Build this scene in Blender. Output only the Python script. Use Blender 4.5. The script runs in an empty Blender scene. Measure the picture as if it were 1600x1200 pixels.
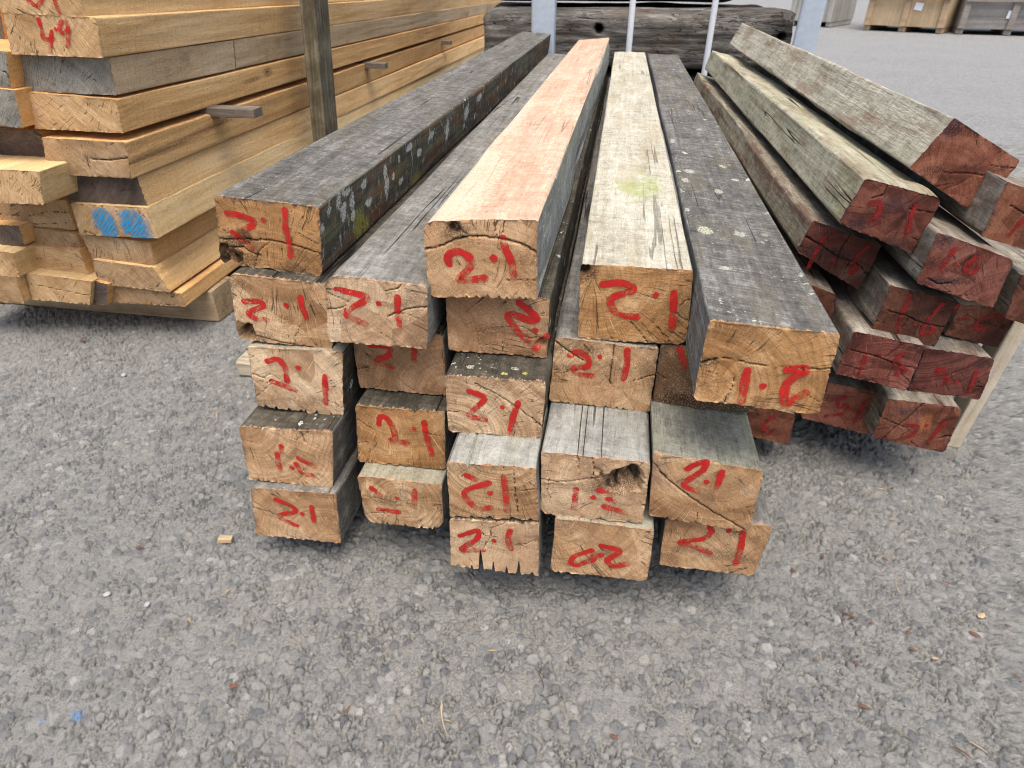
import bpy, math
import numpy as np
from mathutils import Matrix, Vector

# ---------------------------------------------------------------- camera, sky, sun, exposure
scene = bpy.context.scene
G = -0.67                                        # ground level; the lens is the origin
R = math.radians
cam_d = bpy.data.cameras.new("camera")
cam = bpy.data.objects.new("camera", cam_d)
scene.collection.objects.link(cam)
cam_d.sensor_width = 36.0
cam_d.lens = 22.5
cam_d.clip_start = 0.02
cam_d.clip_end = 1500.0
cam.rotation_euler = (R(90.0 - 32.822), 0.0, R(8.884))
cam.location = (0, 0, 0)
cam_d.dof.use_dof = True
cam_d.dof.focus_distance = 0.86
cam_d.dof.aperture_fstop = 10.0
scene.camera = cam

SUN_EL, SUN_AZ = 71.0, 165.0                     # azimuth clockwise from +Y: high, behind the camera
world = bpy.data.worlds.new("World")
scene.world = world
world.use_nodes = True
wn = world.node_tree
sky = wn.nodes.new("ShaderNodeTexSky")
sky.sky_type = 'NISHITA'
sky.sun_disc = False
sky.sun_elevation = R(SUN_EL)
sky.sun_rotation = R(SUN_AZ)
sky.air_density = 1.0
sky.dust_density = 6.0
sky.ozone_density = 1.0
bg = wn.nodes["Background"]
bg.inputs[1].default_value = 0.13
wn.links.new(sky.outputs[0], bg.inputs[0])
sun_d = bpy.data.lights.new("sun", 'SUN')
sun_d.energy = 1.25
sun_d.angle = R(45)
sun_d.color = (1.0, 0.975, 0.93)
sun = bpy.data.objects.new("sun", sun_d)
scene.collection.objects.link(sun)
sd = Vector((math.sin(R(SUN_AZ)) * math.cos(R(SUN_EL)), math.cos(R(SUN_AZ)) * math.cos(R(SUN_EL)), math.sin(R(SUN_EL))))
sun.rotation_euler = sd.to_track_quat('Z', 'Y').to_euler()
sun.location = (3, -3, 6)
scene.view_settings.view_transform = 'Standard'
scene.view_settings.look = 'None'
scene.view_settings.gamma = 1.0
scene.view_settings.exposure = 1.0
scene.render.film_transparent = False
scene.cycles.use_denoising = True
scene.cycles.filter_width = 1.0

# ---------------------------------------------------------------- node helper
class NT:
    def __init__(self, name):
        self.m = bpy.data.materials.new(name)
        self.m.use_nodes = True
        self.t = self.m.node_tree
        self.b = self.t.nodes["Principled BSDF"]
        self.out = self.t.nodes["Material Output"]
        self._oc = None
    def n(self, typ, **kw):
        x = self.t.nodes.new(typ)
        for k, v in kw.items(): setattr(x, k, v)
        return x
    def put(self, sock, v):
        if v is None: return
        if isinstance(v, bpy.types.NodeSocket): self.t.links.new(v, sock)
        elif isinstance(v, (tuple, list)):
            if sock.type == 'RGBA' and len(v) == 3: v = (*v, 1)
            sock.default_value = v
        else:
            if sock.type == 'VECTOR': sock.default_value = (v, v, v)
            elif sock.type == 'RGBA': sock.default_value = (v, v, v, 1)
            else: sock.default_value = v
    def oc(self):
        if not self._oc: self._oc = self.n("ShaderNodeTexCoord").outputs['Object']
        return self._oc
    def attr(self, name, vec=False):
        a = self.n("ShaderNodeAttribute", attribute_name=name)
        return a.outputs['Vector' if vec else 'Fac']
    def map(self, v, scale=(1, 1, 1), loc=(0, 0, 0), rot=(0, 0, 0)):
        if any(rot):
            y = self.n("ShaderNodeMapping"); self.put(y.inputs['Vector'], v); y.inputs['Rotation'].default_value = rot
            v, rot = y.outputs[0], (0, 0, 0)
        x = self.n("ShaderNodeMapping")
        self.put(x.inputs['Vector'], v); x.inputs['Scale'].default_value = scale
        x.inputs['Location'].default_value = loc; x.inputs['Rotation'].default_value = rot
        return x.outputs[0]
    def noise(self, v, scale=5., det=3., rough=.55, dist=0., out=0):
        x = self.n("ShaderNodeTexNoise")
        self.put(x.inputs['Vector'], v); x.inputs['Scale'].default_value = scale
        x.inputs['Detail'].default_value = det; x.inputs['Roughness'].default_value = rough
        x.inputs['Distortion'].default_value = dist
        return x.outputs[out]
    def vor(self, v, scale=5., feature='F1', rnd=1., out='Distance'):
        x = self.n("ShaderNodeTexVoronoi", feature=feature)
        self.put(x.inputs['Vector'], v); x.inputs['Scale'].default_value = scale
        x.inputs['Randomness'].default_value = rnd
        return x.outputs[out] if out else x
    def ma(self, op, a, b=0., c=None, clamp=False):
        x = self.n("ShaderNodeMath", operation=op, use_clamp=clamp)
        self.put(x.inputs[0], a); self.put(x.inputs[1], b)
        if c is not None: self.put(x.inputs[2], c)
        return x.outputs[0]
    def vm(self, op, a, b=None, out=0):
        x = self.n("ShaderNodeVectorMath", operation=op)
        self.put(x.inputs[0], a); self.put(x.inputs[1], b)
        return x.outputs[out]
    def sep(self, v):
        x = self.n("ShaderNodeSeparateXYZ"); self.put(x.inputs[0], v); return x.outputs
    def comb(self, x, y, z):
        c = self.n("ShaderNodeCombineXYZ")
        for i, q in enumerate((x, y, z)): self.put(c.inputs[i], q)
        return c.outputs[0]
    def step(self, v, lo, hi, a=0., b=1.):
        x = self.n("ShaderNodeMapRange", interpolation_type='SMOOTHSTEP')
        self.put(x.inputs[0], v)
        x.inputs[1].default_value = lo; x.inputs[2].default_value = hi
        x.inputs[3].default_value = a; x.inputs[4].default_value = b
        return x.outputs[0]
    def ramp(self, f, stops):
        x = self.n("ShaderNodeValToRGB"); self.put(x.inputs[0], f)
        e = x.color_ramp.elements
        while len(e) < len(stops): e.new(.5)
        for i, (p, c) in enumerate(stops):
            e[i].position = p
            e[i].color = (c, c, c, 1) if not isinstance(c, (tuple, list)) else (*c[:3], 1)
        return x.outputs[0]
    def mix(self, f, a, b, mode='MIX'):
        x = self.n("ShaderNodeMix", data_type='RGBA', blend_type=mode)
        self.put(x.inputs[0], f); self.put(x.inputs[6], a); self.put(x.inputs[7], b)
        return x.outputs[2]
    def bump(self, h, dist, strength=1., normal=None):
        x = self.n("ShaderNodeBump")
        self.put(x.inputs['Height'], h); x.inputs['Distance'].default_value = dist
        x.inputs['Strength'].default_value = strength
        if normal is not None: self.put(x.inputs['Normal'], normal)
        return x.outputs[0]
    def spots(self, col, lst, sharp=.16, nscale=190., namp=2.6):
        P = self.oc()
        nz = self.ma('MULTIPLY', self.ma('SUBTRACT', self.noise(P, nscale, 5, .75), .46), namp)
        grit = self.step(self.noise(P, 560, 3, .7), .38, .52)
        for (x, y, z, rx, ry, rz, c, amt) in lst:
            d = self.vm('LENGTH', self.vm('MULTIPLY', self.vm('SUBTRACT', P, (x, y, z)), (1 / rx, 1 / ry, 1 / rz)), out=1)
            m = self.step(self.ma('ADD', d, nz), 1. + sharp, 1. - sharp)
            col = self.mix(self.ma('MULTIPLY', self.ma('MULTIPLY', m, grit), amt), col, c)
        return col
    def fin(self, col, rough=.85, normal=None, spec=.25, alpha=None):
        self.put(self.b.inputs['Base Color'], col); self.put(self.b.inputs['Roughness'], rough)
        self.put(self.b.inputs['Specular IOR Level'], spec)
        if normal is not None: self.put(self.b.inputs['Normal'], normal)
        if alpha is not None: self.put(self.b.inputs['Alpha'], alpha)
        return self.m

# ---------------------------------------------------------------- materials
def end_mat(name, dark, mid, light, pith=(0., 0.), seed=0., saw=35., sawamt=.5, ringamt=.5, rayamt=.5, grime=(.12, .09, .065), grimeamt=.6, sector=.5, spots=()):
    """sawn end grain: rings and rays about the pith, band-saw lines, darker heart sectors, dirt in checks"""
    t = NT(name)
    P = t.vm('ADD', t.oc(), (-pith[0], seed * .37, -pith[1]))
    W = t.vm('ADD', P, t.vm('MULTIPLY', t.vm('SUBTRACT', t.noise(P, 22, 2, out=1), (.5, .5, .5)), (.012, .012, .012)))
    s = t.sep(W)
    r = t.ma('SQRT', t.ma('ADD', t.ma('MULTIPLY', s[0], s[0]), t.ma('MULTIPLY', s[2], s[2])))
    a = t.ma('ARCTAN2', s[2], s[0])
    ring = t.noise(t.comb(t.ma('MULTIPLY', r, 330.), t.ma('MULTIPLY', a, .6), seed), 1., 3, .65)
    ring2 = t.noise(t.comb(t.ma('MULTIPLY', r, 70.), t.ma('MULTIPLY', a, .8), seed + 5), 1., 2, .5)
    ray = t.noise(t.comb(t.ma('MULTIPLY', a, 75.), t.ma('MULTIPLY', r, 26.), seed + 9), 1., 3, .6)
    rays = t.step(ray, .59, .66)
    rayd = t.step(ray, .36, .28)
    secv = t.n("ShaderNodeTexVoronoi", feature='F1')
    t.put(secv.inputs['Vector'], t.comb(t.ma('MULTIPLY', a, 1.1), t.ma('MULTIPLY', r, 16.), seed + 2.)); secv.inputs['Scale'].default_value = 1.3
    sec = t.sep(secv.outputs['Color'])[0]
    big = t.noise(P, 16, 3)
    tone = t.ma('ADD', t.ma('MULTIPLY', t.ma('SUBTRACT', sec, .3), .60 * sector), t.ma('ADD', t.ma('MULTIPLY', big, .95), t.ma('MULTIPLY', t.ma('SUBTRACT', ring2, .45), 1.3 * ringamt)))
    col = t.ramp(tone, [(.22, dark), (.55, mid), (.86, light)])
    col = t.mix(t.ma('MULTIPLY', t.step(ring, .44, .62), .58 * ringamt), col, tuple(c * .55 for c in dark), 'MIX')
    col = t.mix(t.ma('MULTIPLY', rays, min(1., .85 * rayamt)), col, tuple(min(1, c * 1.25) for c in light))
    col = t.mix(t.ma('MULTIPLY', rayd, min(1., .75 * rayamt)), col, tuple(c * .5 for c in dark))
    sw = t.noise(t.map(P, (1100, 1, 45), rot=(0, R(saw), 0)), 1., 2, .6)
    col = t.mix(t.ma('MULTIPLY', t.step(sw, .50, .64), .55 * sawamt), col, tuple(c * .6 for c in dark))
    fine = t.noise(P, 900, 2, .7)
    col = t.mix(t.step(fine, .53, .66, 0, .65), col, tuple(c * .45 for c in dark))
    # brown dirt blotches and grime near the edges
    e = t.attr('edge')
    gn = t.noise(t.vm('ADD', P, (3., 0, 0)), 45, 4, .65)
    gm = t.ma('MULTIPLY', t.step(t.ma('SUBTRACT', gn, t.ma('MULTIPLY', e, 26.)), .36, .62), grimeamt)
    col = t.mix(gm, col, grime)
    col = t.mix(t.step(t.noise(t.vm('ADD', P, (9., 0, 0)), 26, 4, .7), .60, .74, 0, .55 * grimeamt), col, tuple(c * 1.3 for c in grime))
    if spots: col = t.spots(col, spots, .5, 110., 1.6)
    ck = t.attr('crack')
    col = t.mix(t.ma('MULTIPLY', t.step(ck, .25, .8), .86), col, (.018, .012, .008))
    # hairline radial checks
    chk = t.noise(t.comb(t.ma('MULTIPLY', a, 13.), t.ma('MULTIPLY', r, 9.), seed + 20), 1., 2, .4)
    hair = t.ma('MULTIPLY', t.step(t.ma('ABSOLUTE', t.ma('SUBTRACT', chk, .5)), .010, .003), t.step(t.noise(P, 34, 1), .48, .58))
    col = t.mix(t.ma('MULTIPLY', hair, .75), col, (.03, .02, .013))
    h = t.ma('ADD', t.ma('MULTIPLY', sw, .6 * sawamt), t.ma('ADD', t.ma('MULTIPLY', ring, .5 * ringamt), t.ma('MULTIPLY', fine, .5)))
    h = t.ma('SUBTRACT', h, t.ma('MULTIPLY', hair, 1.2))
    return t.fin(col, .82, t.bump(h, .0016, .8), .2)

def side_mat(name, dark, mid, light, seed=0., brown=None, brownamt=.4, lichen=0., lichencol=(.62, .63, .58), streak=0., moss=None, mosscol=(.20, .26, .045),
             green=0., cracks=.6, saw=.4, fresh=(.50, .30, .18), rough=1., speck=0., grain=1., spots=()):
    """weathered sawn face: grain along Y, faint cross saw marks, checks, lichen, moss, fresh splinters at the cut end"""
    t = NT(name)
    P = t.vm('ADD', t.oc(), (seed * 1.7, seed * .9, seed * 2.3))
    g1 = t.noise(t.map(P, (120, 4.5, 120)), 1., 5, .62, .4)
    g2 = t.noise(t.map(P, (520, 34, 520)), 1., 3, .65)
    big = t.noise(t.map(P, (22, 7, 22)), 1., 4, .6)
    blot = t.noise(P, 55, 5, .7)
    sawn = t.noise(t.map(P, (14, 330, 14), rot=(0, 0, R(9))), 1., 3, .55, .3)
    mott = t.noise(t.map(P, (190, 90, 190)), 1., 4, .75)
    tone = t.ma('ADD', t.ma('MULTIPLY', g1, .30 * grain), t.ma('ADD', t.ma('MULTIPLY', big, .36), t.ma('ADD', t.ma('MULTIPLY', blot, .40), t.ma('ADD', t.ma('MULTIPLY', mott, .34), t.ma('MULTIPLY', sawn, .42 * saw)))))
    tone = t.ma('SUBTRACT', tone, .15 * grain + .21 * saw + .05)
    col = t.ramp(tone, [(.32, dark), (.50, mid), (.67, light)])
    if brown:
        bn = t.noise(t.map(t.vm('ADD', P, (7, 3, 1)), (30, 6, 30)), 1., 4, .65)
        col = t.mix(t.ma('MULTIPLY', t.step(bn, .48, .62), brownamt), col, t.mix(g2, tuple(c * .5 for c in brown), tuple(c * 1.5 for c in brown)))
    if green:
        gn = t.noise(t.map(t.vm('ADD', P, (2, 8, 4)), (35, 9, 35)), 1., 4, .7)
        col = t.mix(t.ma('MULTIPLY', t.step(gn, .46, .68), green), col, (.22, .235, .10))
    fine = t.noise(P, 650, 3, .7)
    col = t.mix(t.step(fine, .5, .72, 0, .6), col, tuple(c * .45 for c in dark))
    sg = t.step(g2, .54, .70)
    col = t.mix(t.ma('MULTIPLY', sg, .38 * grain), col, tuple(c * .4 for c in dark))
    # fine long checks
    ck = t.noise(t.map(t.vm('ADD', P, (1, 5, 9)), (55, 1.1, 55)), 1., 1.5, .5)
    ckm = t.ma('MULTIPLY', t.step(t.ma('ABSOLUTE', t.ma('SUBTRACT', ck, .5)), .016, .005), t.step(t.noise(t.map(P, (26, 3, 26)), 1., 2), .57, .63))
    ckm = t.ma('MULTIPLY', ckm, cracks)
    col = t.mix(t.ma('MULTIPLY', ckm, .9), col, (.012, .010, .008))
    if streak:
        lv = t.noise(t.map(t.vm('ADD', P, (0, 4, 0)), (16, 75, 16)), 1., 4, .7, .6)
        lm = t.ma('MULTIPLY', t.step(lv, .60, .66), t.step(t.noise(P, 260, 3, .7), .40, .56))
        col = t.mix(t.ma('MULTIPLY', lm, streak), col, lichencol)
    if lichen:
        wv = t.vm('ADD', P, t.vm('MULTIPLY', t.noise(P, 120, 3, out=1), (.014, .014, .014)))
        v = t.vor(wv, 48., out=None)
        rnd = t.sep(v.outputs['Color'])
        rad = t.ma('MULTIPLY', t.step(rnd[0], .80 - .25 * lichen, 1.0), .34)
        cl = t.step(t.noise(P, 11, 3), .42, .60)
        lm = t.ma('MULTIPLY', t.step(t.ma('SUBTRACT', rad, v.outputs['Distance']), 0., .035), cl)
        lm = t.ma('MULTIPLY', lm, t.step(t.noise(P, 420, 3, .7), .34, .50))
        col = t.mix(lm, col, t.mix(rnd[1], lichencol, tuple(c * .75 for c in lichencol)))
        v2 = t.vor(wv, 210., out=None)
        r2 = t.sep(v2.outputs['Color'])[0]
        l2 = t.ma('MULTIPLY', t.step(t.ma('SUBTRACT', t.ma('MULTIPLY', t.step(r2, .72, 1.), .42), v2.outputs['Distance']), 0., .06), t.step(t.noise(P, 24, 2), .50, .66))
        col = t.mix(t.ma('MULTIPLY', l2, .85), col, lichencol)
    if speck:
        v3 = t.vor(P, 330., out=None)
        r3 = t.sep(v3.outputs['Color'])[0]
        l3 = t.ma('MULTIPLY', t.step(t.ma('SUBTRACT', t.ma('MULTIPLY', t.step(r3, .80, 1.), .45), v3.outputs['Distance']), 0., .08), t.step(t.noise(P, 15, 3), .44, .62))
        col = t.mix(t.ma('MULTIPLY', l3, speck), col, (.50, .50, .46))
    if moss:
        for (mx, my, mz, mr, ml) in moss:
            d = t.vm('LENGTH', t.vm('MULTIPLY', t.vm('SUBTRACT', t.oc(), (mx, my, mz)), (1 / mr, 1 / ml, 1 / mr)), out=1)
            mm = t.step(t.ma('SUBTRACT', t.ma('ADD', t.ma('MULTIPLY', t.noise(t.map(P, (40, 26, 40)), 1., 5, .7), 1.5), .02), t.ma('MULTIPLY', d, .62)), .18, .62)
            mm = t.ma('MULTIPLY', mm, t.step(t.noise(P, 300, 4, .75), .36, .62))
            col = t.mix(t.ma('MULTIPLY', mm, .74), col, t.mix(t.noise(P, 300, 2), tuple(c * .6 for c in mosscol), tuple(c * 1.4 for c in mosscol)))
    if spots: col = t.spots(col, spots)
    # splintered fresh wood along the cut
    e = t.attr('edge')
    fr = t.step(t.ma('SUBTRACT', t.ma('MULTIPLY', t.noise(t.map(P, (260, 10, 260)), 1., 3, .6), .022), e), .0088, .0115)
    col = t.mix(t.ma('MULTIPLY', fr, .6), col, fresh)
    h = t.ma('ADD', t.ma('MULTIPLY', g1, .55 * grain), t.ma('ADD', t.ma('MULTIPLY', g2, .55 * grain), t.ma('ADD', t.ma('MULTIPLY', sawn, .8 * saw), t.ma('ADD', t.ma('MULTIPLY', mott, .7), t.ma('MULTIPLY', fine, .55)))))
    h = t.ma('SUBTRACT', h, t.ma('MULTIPLY', ckm, 2.2))
    return t.fin(col, .88, t.bump(h, .0022 * rough, .9), .2)

def board_side_mat(name, dark, mid, light, seed=0., stain=.3, spots=()):
    t = NT(name)
    P = t.vm('ADD', t.oc(), (seed * 1.7, seed * .9, seed * 2.3))
    g = t.noise(t.map(P, (60, 2.2, 60)), 1., 4, .6, .6)
    big = t.noise(t.map(P, (8, 2.5, 8)), 1., 3, .6)
    cross = t.noise(t.map(P, (9, 190, 9)), 1., 3, .6)
    tone = t.ma('ADD', t.ma('MULTIPLY', g, .45), t.ma('ADD', t.ma('MULTIPLY', big, .45), t.ma('MULTIPLY', cross, .22)))
    col = t.ramp(t.ma('SUBTRACT', tone, .06), [(.30, dark), (.50, mid), (.68, light)])
    # cathedral figure
    sy = t.sep(P)
    fig = t.ma('SINE', t.ma('MULTIPLY', t.ma('ADD', t.ma('MULTIPLY', sy[2], 7.), t.noise(t.map(P, (3, 1.6, 9)), 1., 2)), 75.))
    col = t.mix(t.ma('MULTIPLY', t.step(fig, .35, 1.), .16), col, dark)
    sn = t.noise(t.map(t.vm('ADD', P, (4, 2, 6)), (10, 4, 10)), 1., 4, .7)
    col = t.mix(t.ma('MULTIPLY', t.step(sn, .58, .72), stain), col, tuple(c * .55 for c in dark))
    fine = t.noise(P, 520, 3, .7)
    col = t.mix(t.step(fine, .5, .75, 0, .45), col, tuple(c * .6 for c in dark))
    if spots: col = t.spots(col, spots, .35, 60., 1.1)
    fz = t.noise(t.map(P, (260, 120, 260)), 1., 4, .8)
    col = t.mix(t.step(fz, .52, .68, 0, .40), col, tuple(c * .62 for c in dark))
    col = t.mix(t.step(fz, .46, .34, 0, .35), col, tuple(min(1, c * 1.15) for c in light))
    h = t.ma('ADD', t.ma('MULTIPLY', fine, .8), t.ma('ADD', t.ma('MULTIPLY', cross, .6), t.ma('ADD', t.ma('MULTIPLY', g, .5), t.ma('MULTIPLY', fz, .9))))
    return t.fin(col, .8, t.bump(h, .0034, .9), .2)

def paint_mat(name, col=(.47, .015, .012), dry=.5, seed=0.):
    t = NT(name)
    P = t.oc()
    st = t.sep(t.attr('stroke', True))
    nz = t.noise(t.vm('ADD', P, (seed, 0, 0)), 260, 4, .7)
    edge = t.ma('ADD', t.ma('ABSOLUTE', st[1]), t.ma('MULTIPLY', t.ma('SUBTRACT', nz, .5), 1.0))
    al = t.step(edge, 1.0, .78)
    gr = t.noise(P, 620, 3, .75)
    wear = t.ma('ADD', t.ma('MULTIPLY', gr, .55), t.ma('MULTIPLY', t.noise(t.vm('ADD', P, (seed + 3, 0, 0)), 90, 2), .55))
    wear = t.ma('SUBTRACT', t.ma('SUBTRACT', wear, t.ma('MULTIPLY', st[0], .16)), t.ma('MULTIPLY', st[2], .5))
    al = t.ma('MULTIPLY', al, t.step(wear, .42 - .12 * (1 - dry), .56 - .12 * (1 - dry), .20, .95))
    c = t.mix(t.noise(P, 140, 2), tuple(q * .72 for q in col), tuple(min(1, q * 1.2) for q in col))
    t.m.surface_render_method = 'DITHERED'
    return t.fin(c, .55, t.bump(gr, .0008, .5), .3, al)

def spray_mat(name):
    t = NT(name)
    st = t.sep(t.attr('stroke', True))
    P = t.oc()
    d = t.ma('SQRT', t.ma('ADD', t.ma('MULTIPLY', st[0], st[0]), t.ma('MULTIPLY', t.ma('MULTIPLY', st[1], st[1]), .28)))
    al = t.step(t.ma('ADD', d, t.ma('MULTIPLY', t.ma('SUBTRACT', t.noise(P, 70, 4, .7), .5), 1.3)), .98, .42)
    sw = t.noise(t.map(P, (420, 1, 25), rot=(0, R(-48), 0)), 1., 2)
    al = t.ma('MULTIPLY', al, t.step(sw, .38, .54, .18, .92))
    return t.fin(t.mix(sw, (.005, .13, .30), (.02, .33, .62)), .5, None, .3, al)

def asphalt_mat(near):
    """rolled chip seal: greyish rounded stones in sandy dust; near = colours carried by the modelled stones"""
    t = NT("asphalt_near" if near else "asphalt_far")
    P = t.oc()
    patch = t.noise(P, 1.7, 4, .6)
    fine = t.noise(P, 420, 4, .75)
    med = t.noise(P, 120, 3, .65)
    if near:
        a = t.n("ShaderNodeAttribute", attribute_name='tone').outputs['Color']
        s = t.sep(t.attr('stone', True))
        mc = t.mix(t.step(fine, .35, .65), (.182, .179, .163), (.302, .297, .269))
        mc = t.mix(t.step(t.noise(P, 24, 3, .6), .54, .74, 0, .45), mc, (.25, .22, .18))
        sc = t.mix(t.step(t.noise(P, 230, 3, .7), .45, .72, 0, .45), a, t.mix(.5, a, (.12, .12, .125)))
        sc = t.mix(t.step(t.noise(t.vm('ADD', P, (5, 0, 0)), 170, 3, .7), .50, .66, 0, .55), sc, (.205, .20, .187))
        col = t.mix(s[0], mc, sc)
        col = t.mix(t.ma('MULTIPLY', s[1], t.step(t.noise(P, 45, 3), .40, .58, .25, .92)), col, (.035, .034, .032))
    else:
        v = t.vor(P, 85., out=None)
        c = t.sep(v.outputs['Color'])
        col = t.ramp(c[0], [(.0, (.15, .158, .165)), (.3, (.215, .219, .216)), (.7, (.265, .266, .256)), (1., (.35, .347, .33))])
        col = t.mix(t.step(v.outputs['Distance'], .40, .66, 0, .45), col, (.10, .10, .098))
        col = t.mix(.35, col, t.mix(t.noise(P, 30, 4, .7), (.19, .192, .19), (.28, .279, .268)))
        # tyre-polished lanes and dusty bands far out
        col = t.mix(t.step(t.noise(t.map(P, (.35, 1.6, 1), rot=(0, 0, R(25))), 1., 4, .6), .46, .66, 0, .18), col, (.25, .245, .235))
        lv = t.noise(P, 5, 4, .7)
        col = t.mix(t.step(lv, .60, .74, 0, .35), col, (.10, .10, .10))
    col = t.mix(t.step(patch, .42, .68, 0, .30), col, (.26, .257, .24))
    col = t.mix(t.step(fine, .60, .74, 0, .45), col, (.06, .06, .058))
    for (x, y, r) in ((-.520, .306, .013), (-.552, .296, .006)):      # a few drops of blue marking paint
        d = t.vm('LENGTH', t.vm('MULTIPLY', t.vm('SUBTRACT', P, (x, y, 0)), (1, 1.3, 0)), out=1)
        bm = t.step(t.ma('ADD', d, t.ma('MULTIPLY', t.noise(P, 130, 4, .7), .030)), r + .012, r + .004)
        col = t.mix(t.ma('MULTIPLY', bm, .7), col, (.11, .25, .50))
    pit = t.noise(t.vm('ADD', P, (8, 3, 0)), 260, 4, .8)
    pm = t.step(pit, .60, .70)
    col = t.mix(t.ma('MULTIPLY', pm, .55), col, (.035, .034, .032))
    glint = t.step(t.noise(t.vm('ADD', P, (2, 9, 0)), 330, 3, .8), .62, .74)
    col = t.mix(t.ma('MULTIPLY', glint, .3), col, (.37, .37, .355))
    h = t.ma('SUBTRACT', t.ma('ADD', t.ma('MULTIPLY', med, .9), t.ma('MULTIPLY', fine, .9)), t.ma('MULTIPLY', pm, .5))
    return t.fin(col, .85, t.bump(h, .0034, 1.), .22)

def steel_mat():
    t = NT("galvanised_steel"); P = t.oc()
    v = t.sep(t.vor(P, 60., out='Color'))[0]
    n = t.noise(t.map(P, (1, 1, .35)), 22, 4, .65)
    c = t.mix(n, (.30, .36, .43), (.50, .56, .63))
    c = t.mix(t.ma('MULTIPLY', v, .25), c, (.58, .63, .68))
    t.b.inputs['Metallic'].default_value = .25
    return t.fin(c, .5, t.bump(n, .001, .3), .4)

def plain_wood(name, dark, mid, light, axis='y', seed=0., scale=1.):
    t = NT(name); P = t.vm('ADD', t.oc(), (seed, seed * .7, seed * 1.3))
    sc = {'x': (4, 90, 90), 'y': (90, 4, 90), 'z': (90, 90, 4)}[axis]
    g = t.noise(t.map(P, tuple(q * scale for q in sc)), 1., 5, .65, .5)
    b = t.noise(P, 14 * scale, 4, .65)
    f = t.noise(P, 420 * scale, 3, .7)
    c = t.ramp(t.ma('ADD', t.ma('MULTIPLY', g, .55), t.ma('MULTIPLY', b, .5)), [(.36, dark), (.52, mid), (.68, light)])
    c = t.mix(t.step(f, .52, .75, 0, .5), c, tuple(q * .6 for q in dark))
    return t.fin(c, .85, t.bump(t.ma('ADD', g, t.ma('MULTIPLY', f, .4)), .002 / scale, .8), .2)

def flat_mat(name, c, rough=.7):
    t = NT(name)
    n = t.noise(t.oc(), 160, 3, .65)
    return t.fin(t.mix(n, tuple(q * .75 for q in c), tuple(min(1, q * 1.2) for q in c)), rough, None, .25)

# ---------------------------------------------------------------- object helpers
def tag(o, label=None, cat=None, group=None, kind=None):
    if label: o['label'] = label
    if cat: o['category'] = cat
    if group: o['group'] = group
    if kind: o['kind'] = kind
    return o

def link(name, me, mats, parent=None, loc=(0, 0, 0)):
    o = bpy.data.objects.new(name, me)
    for m in (mats if isinstance(mats, (list, tuple)) else [mats]): me.materials.append(m)
    scene.collection.objects.link(o)
    o.location = loc
    if parent: o.parent = parent
    return o

def np_mesh(name, verts, quads, mat_idx=None, smooth=True, attrs=None):
    me = bpy.data.meshes.new(name)
    verts = np.asarray(verts, np.float32); quads = np.asarray(quads, np.int32)
    k = quads.shape[1]
    me.vertices.add(len(verts)); me.vertices.foreach_set("co", verts.ravel())
    me.loops.add(quads.size); me.loops.foreach_set("vertex_index", quads.ravel())
    me.polygons.add(len(quads))
    me.polygons.foreach_set("loop_start", np.arange(0, quads.size, k, dtype=np.int32))
    if mat_idx is not None: me.polygons.foreach_set("material_index", np.asarray(mat_idx, np.int32))
    me.polygons.foreach_set("use_smooth", np.full(len(quads), smooth, bool))
    for an, (typ, data) in (attrs or {}).items():
        a = me.attributes.new(an, typ, 'POINT')
        a.data.foreach_set("vector" if typ == 'FLOAT_VECTOR' else "value", np.asarray(data, np.float32).ravel())
    me.update(calc_edges=True)
    me.validate()
    return me

def hsh(ix, iy, iz):
    n = (ix * 374761393 + iy * 668265263 + iz * 1274126177) & 0x7fffffff
    n = ((n ^ (n >> 13)) * 1103515245) & 0x7fffffff
    return ((n ^ (n >> 16)) & 0xffff) / 65535.0

def vnoise(x, y, z=0., seed=0):
    x, y, z = np.broadcast_arrays(np.asarray(x, float), np.asarray(y, float), np.asarray(z, float))
    ix, iy, iz = np.floor(x).astype(np.int64), np.floor(y).astype(np.int64), np.floor(z).astype(np.int64)
    fx, fy, fz = x - ix, y - iy, z - iz
    fx, fy, fz = [q * q * (3 - 2 * q) for q in (fx, fy, fz)]
    iz = iz + seed * 57
    r = 0
    for dx in (0, 1):
        for dy in (0, 1):
            for dz in (0, 1):
                w = (fx if dx else 1 - fx) * (fy if dy else 1 - fy) * (fz if dz else 1 - fz)
                r = r + w * hsh(ix + dx, iy + dy, iz + dz)
    return r * 2 - 1

def fbm(x, y, z=0., seed=0, oct=3):
    s, a = 0, 1.
    for o in range(oct):
        s = s + a * vnoise(np.asarray(x) * 2 ** o, np.asarray(y) * 2 ** o, np.asarray(z) * 2 ** o, seed + o * 7); a *= .5
    return s

def seg_dist(px, pz, pts):
    d = np.full(px.shape, 9.)
    for (ax, az), (bx, bz) in zip(pts[:-1], pts[1:]):
        vx, vz = bx - ax, bz - az
        t = np.clip(((px - ax) * vx + (pz - az) * vz) / (vx * vx + vz * vz + 1e-12), 0, 1)
        d = np.minimum(d, np.hypot(px - ax - t * vx, pz - az - t * vz))
    return d

def catmull(pts, n):
    p = np.array(pts, float)
    if len(p) == 2:
        return p[0] + (p[1] - p[0]) * np.linspace(0, 1, n)[:, None]
    q = np.vstack([2 * p[0] - p[1], p, 2 * p[-1] - p[-2]])
    seg = len(p) - 1; out = []
    for i in range(n):
        u = min(i / (n - 1) * seg, seg - 1e-6); k = int(u); f = u - k
        a, b, c, d = q[k], q[k + 1], q[k + 2], q[k + 3]
        out.append(.5 * ((2 * b) + (c - a) * f + (2 * a - 5 * b + 4 * c - d) * f * f + (3 * b - a - 3 * c + d) * f ** 3))
    return np.array(out)

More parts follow.
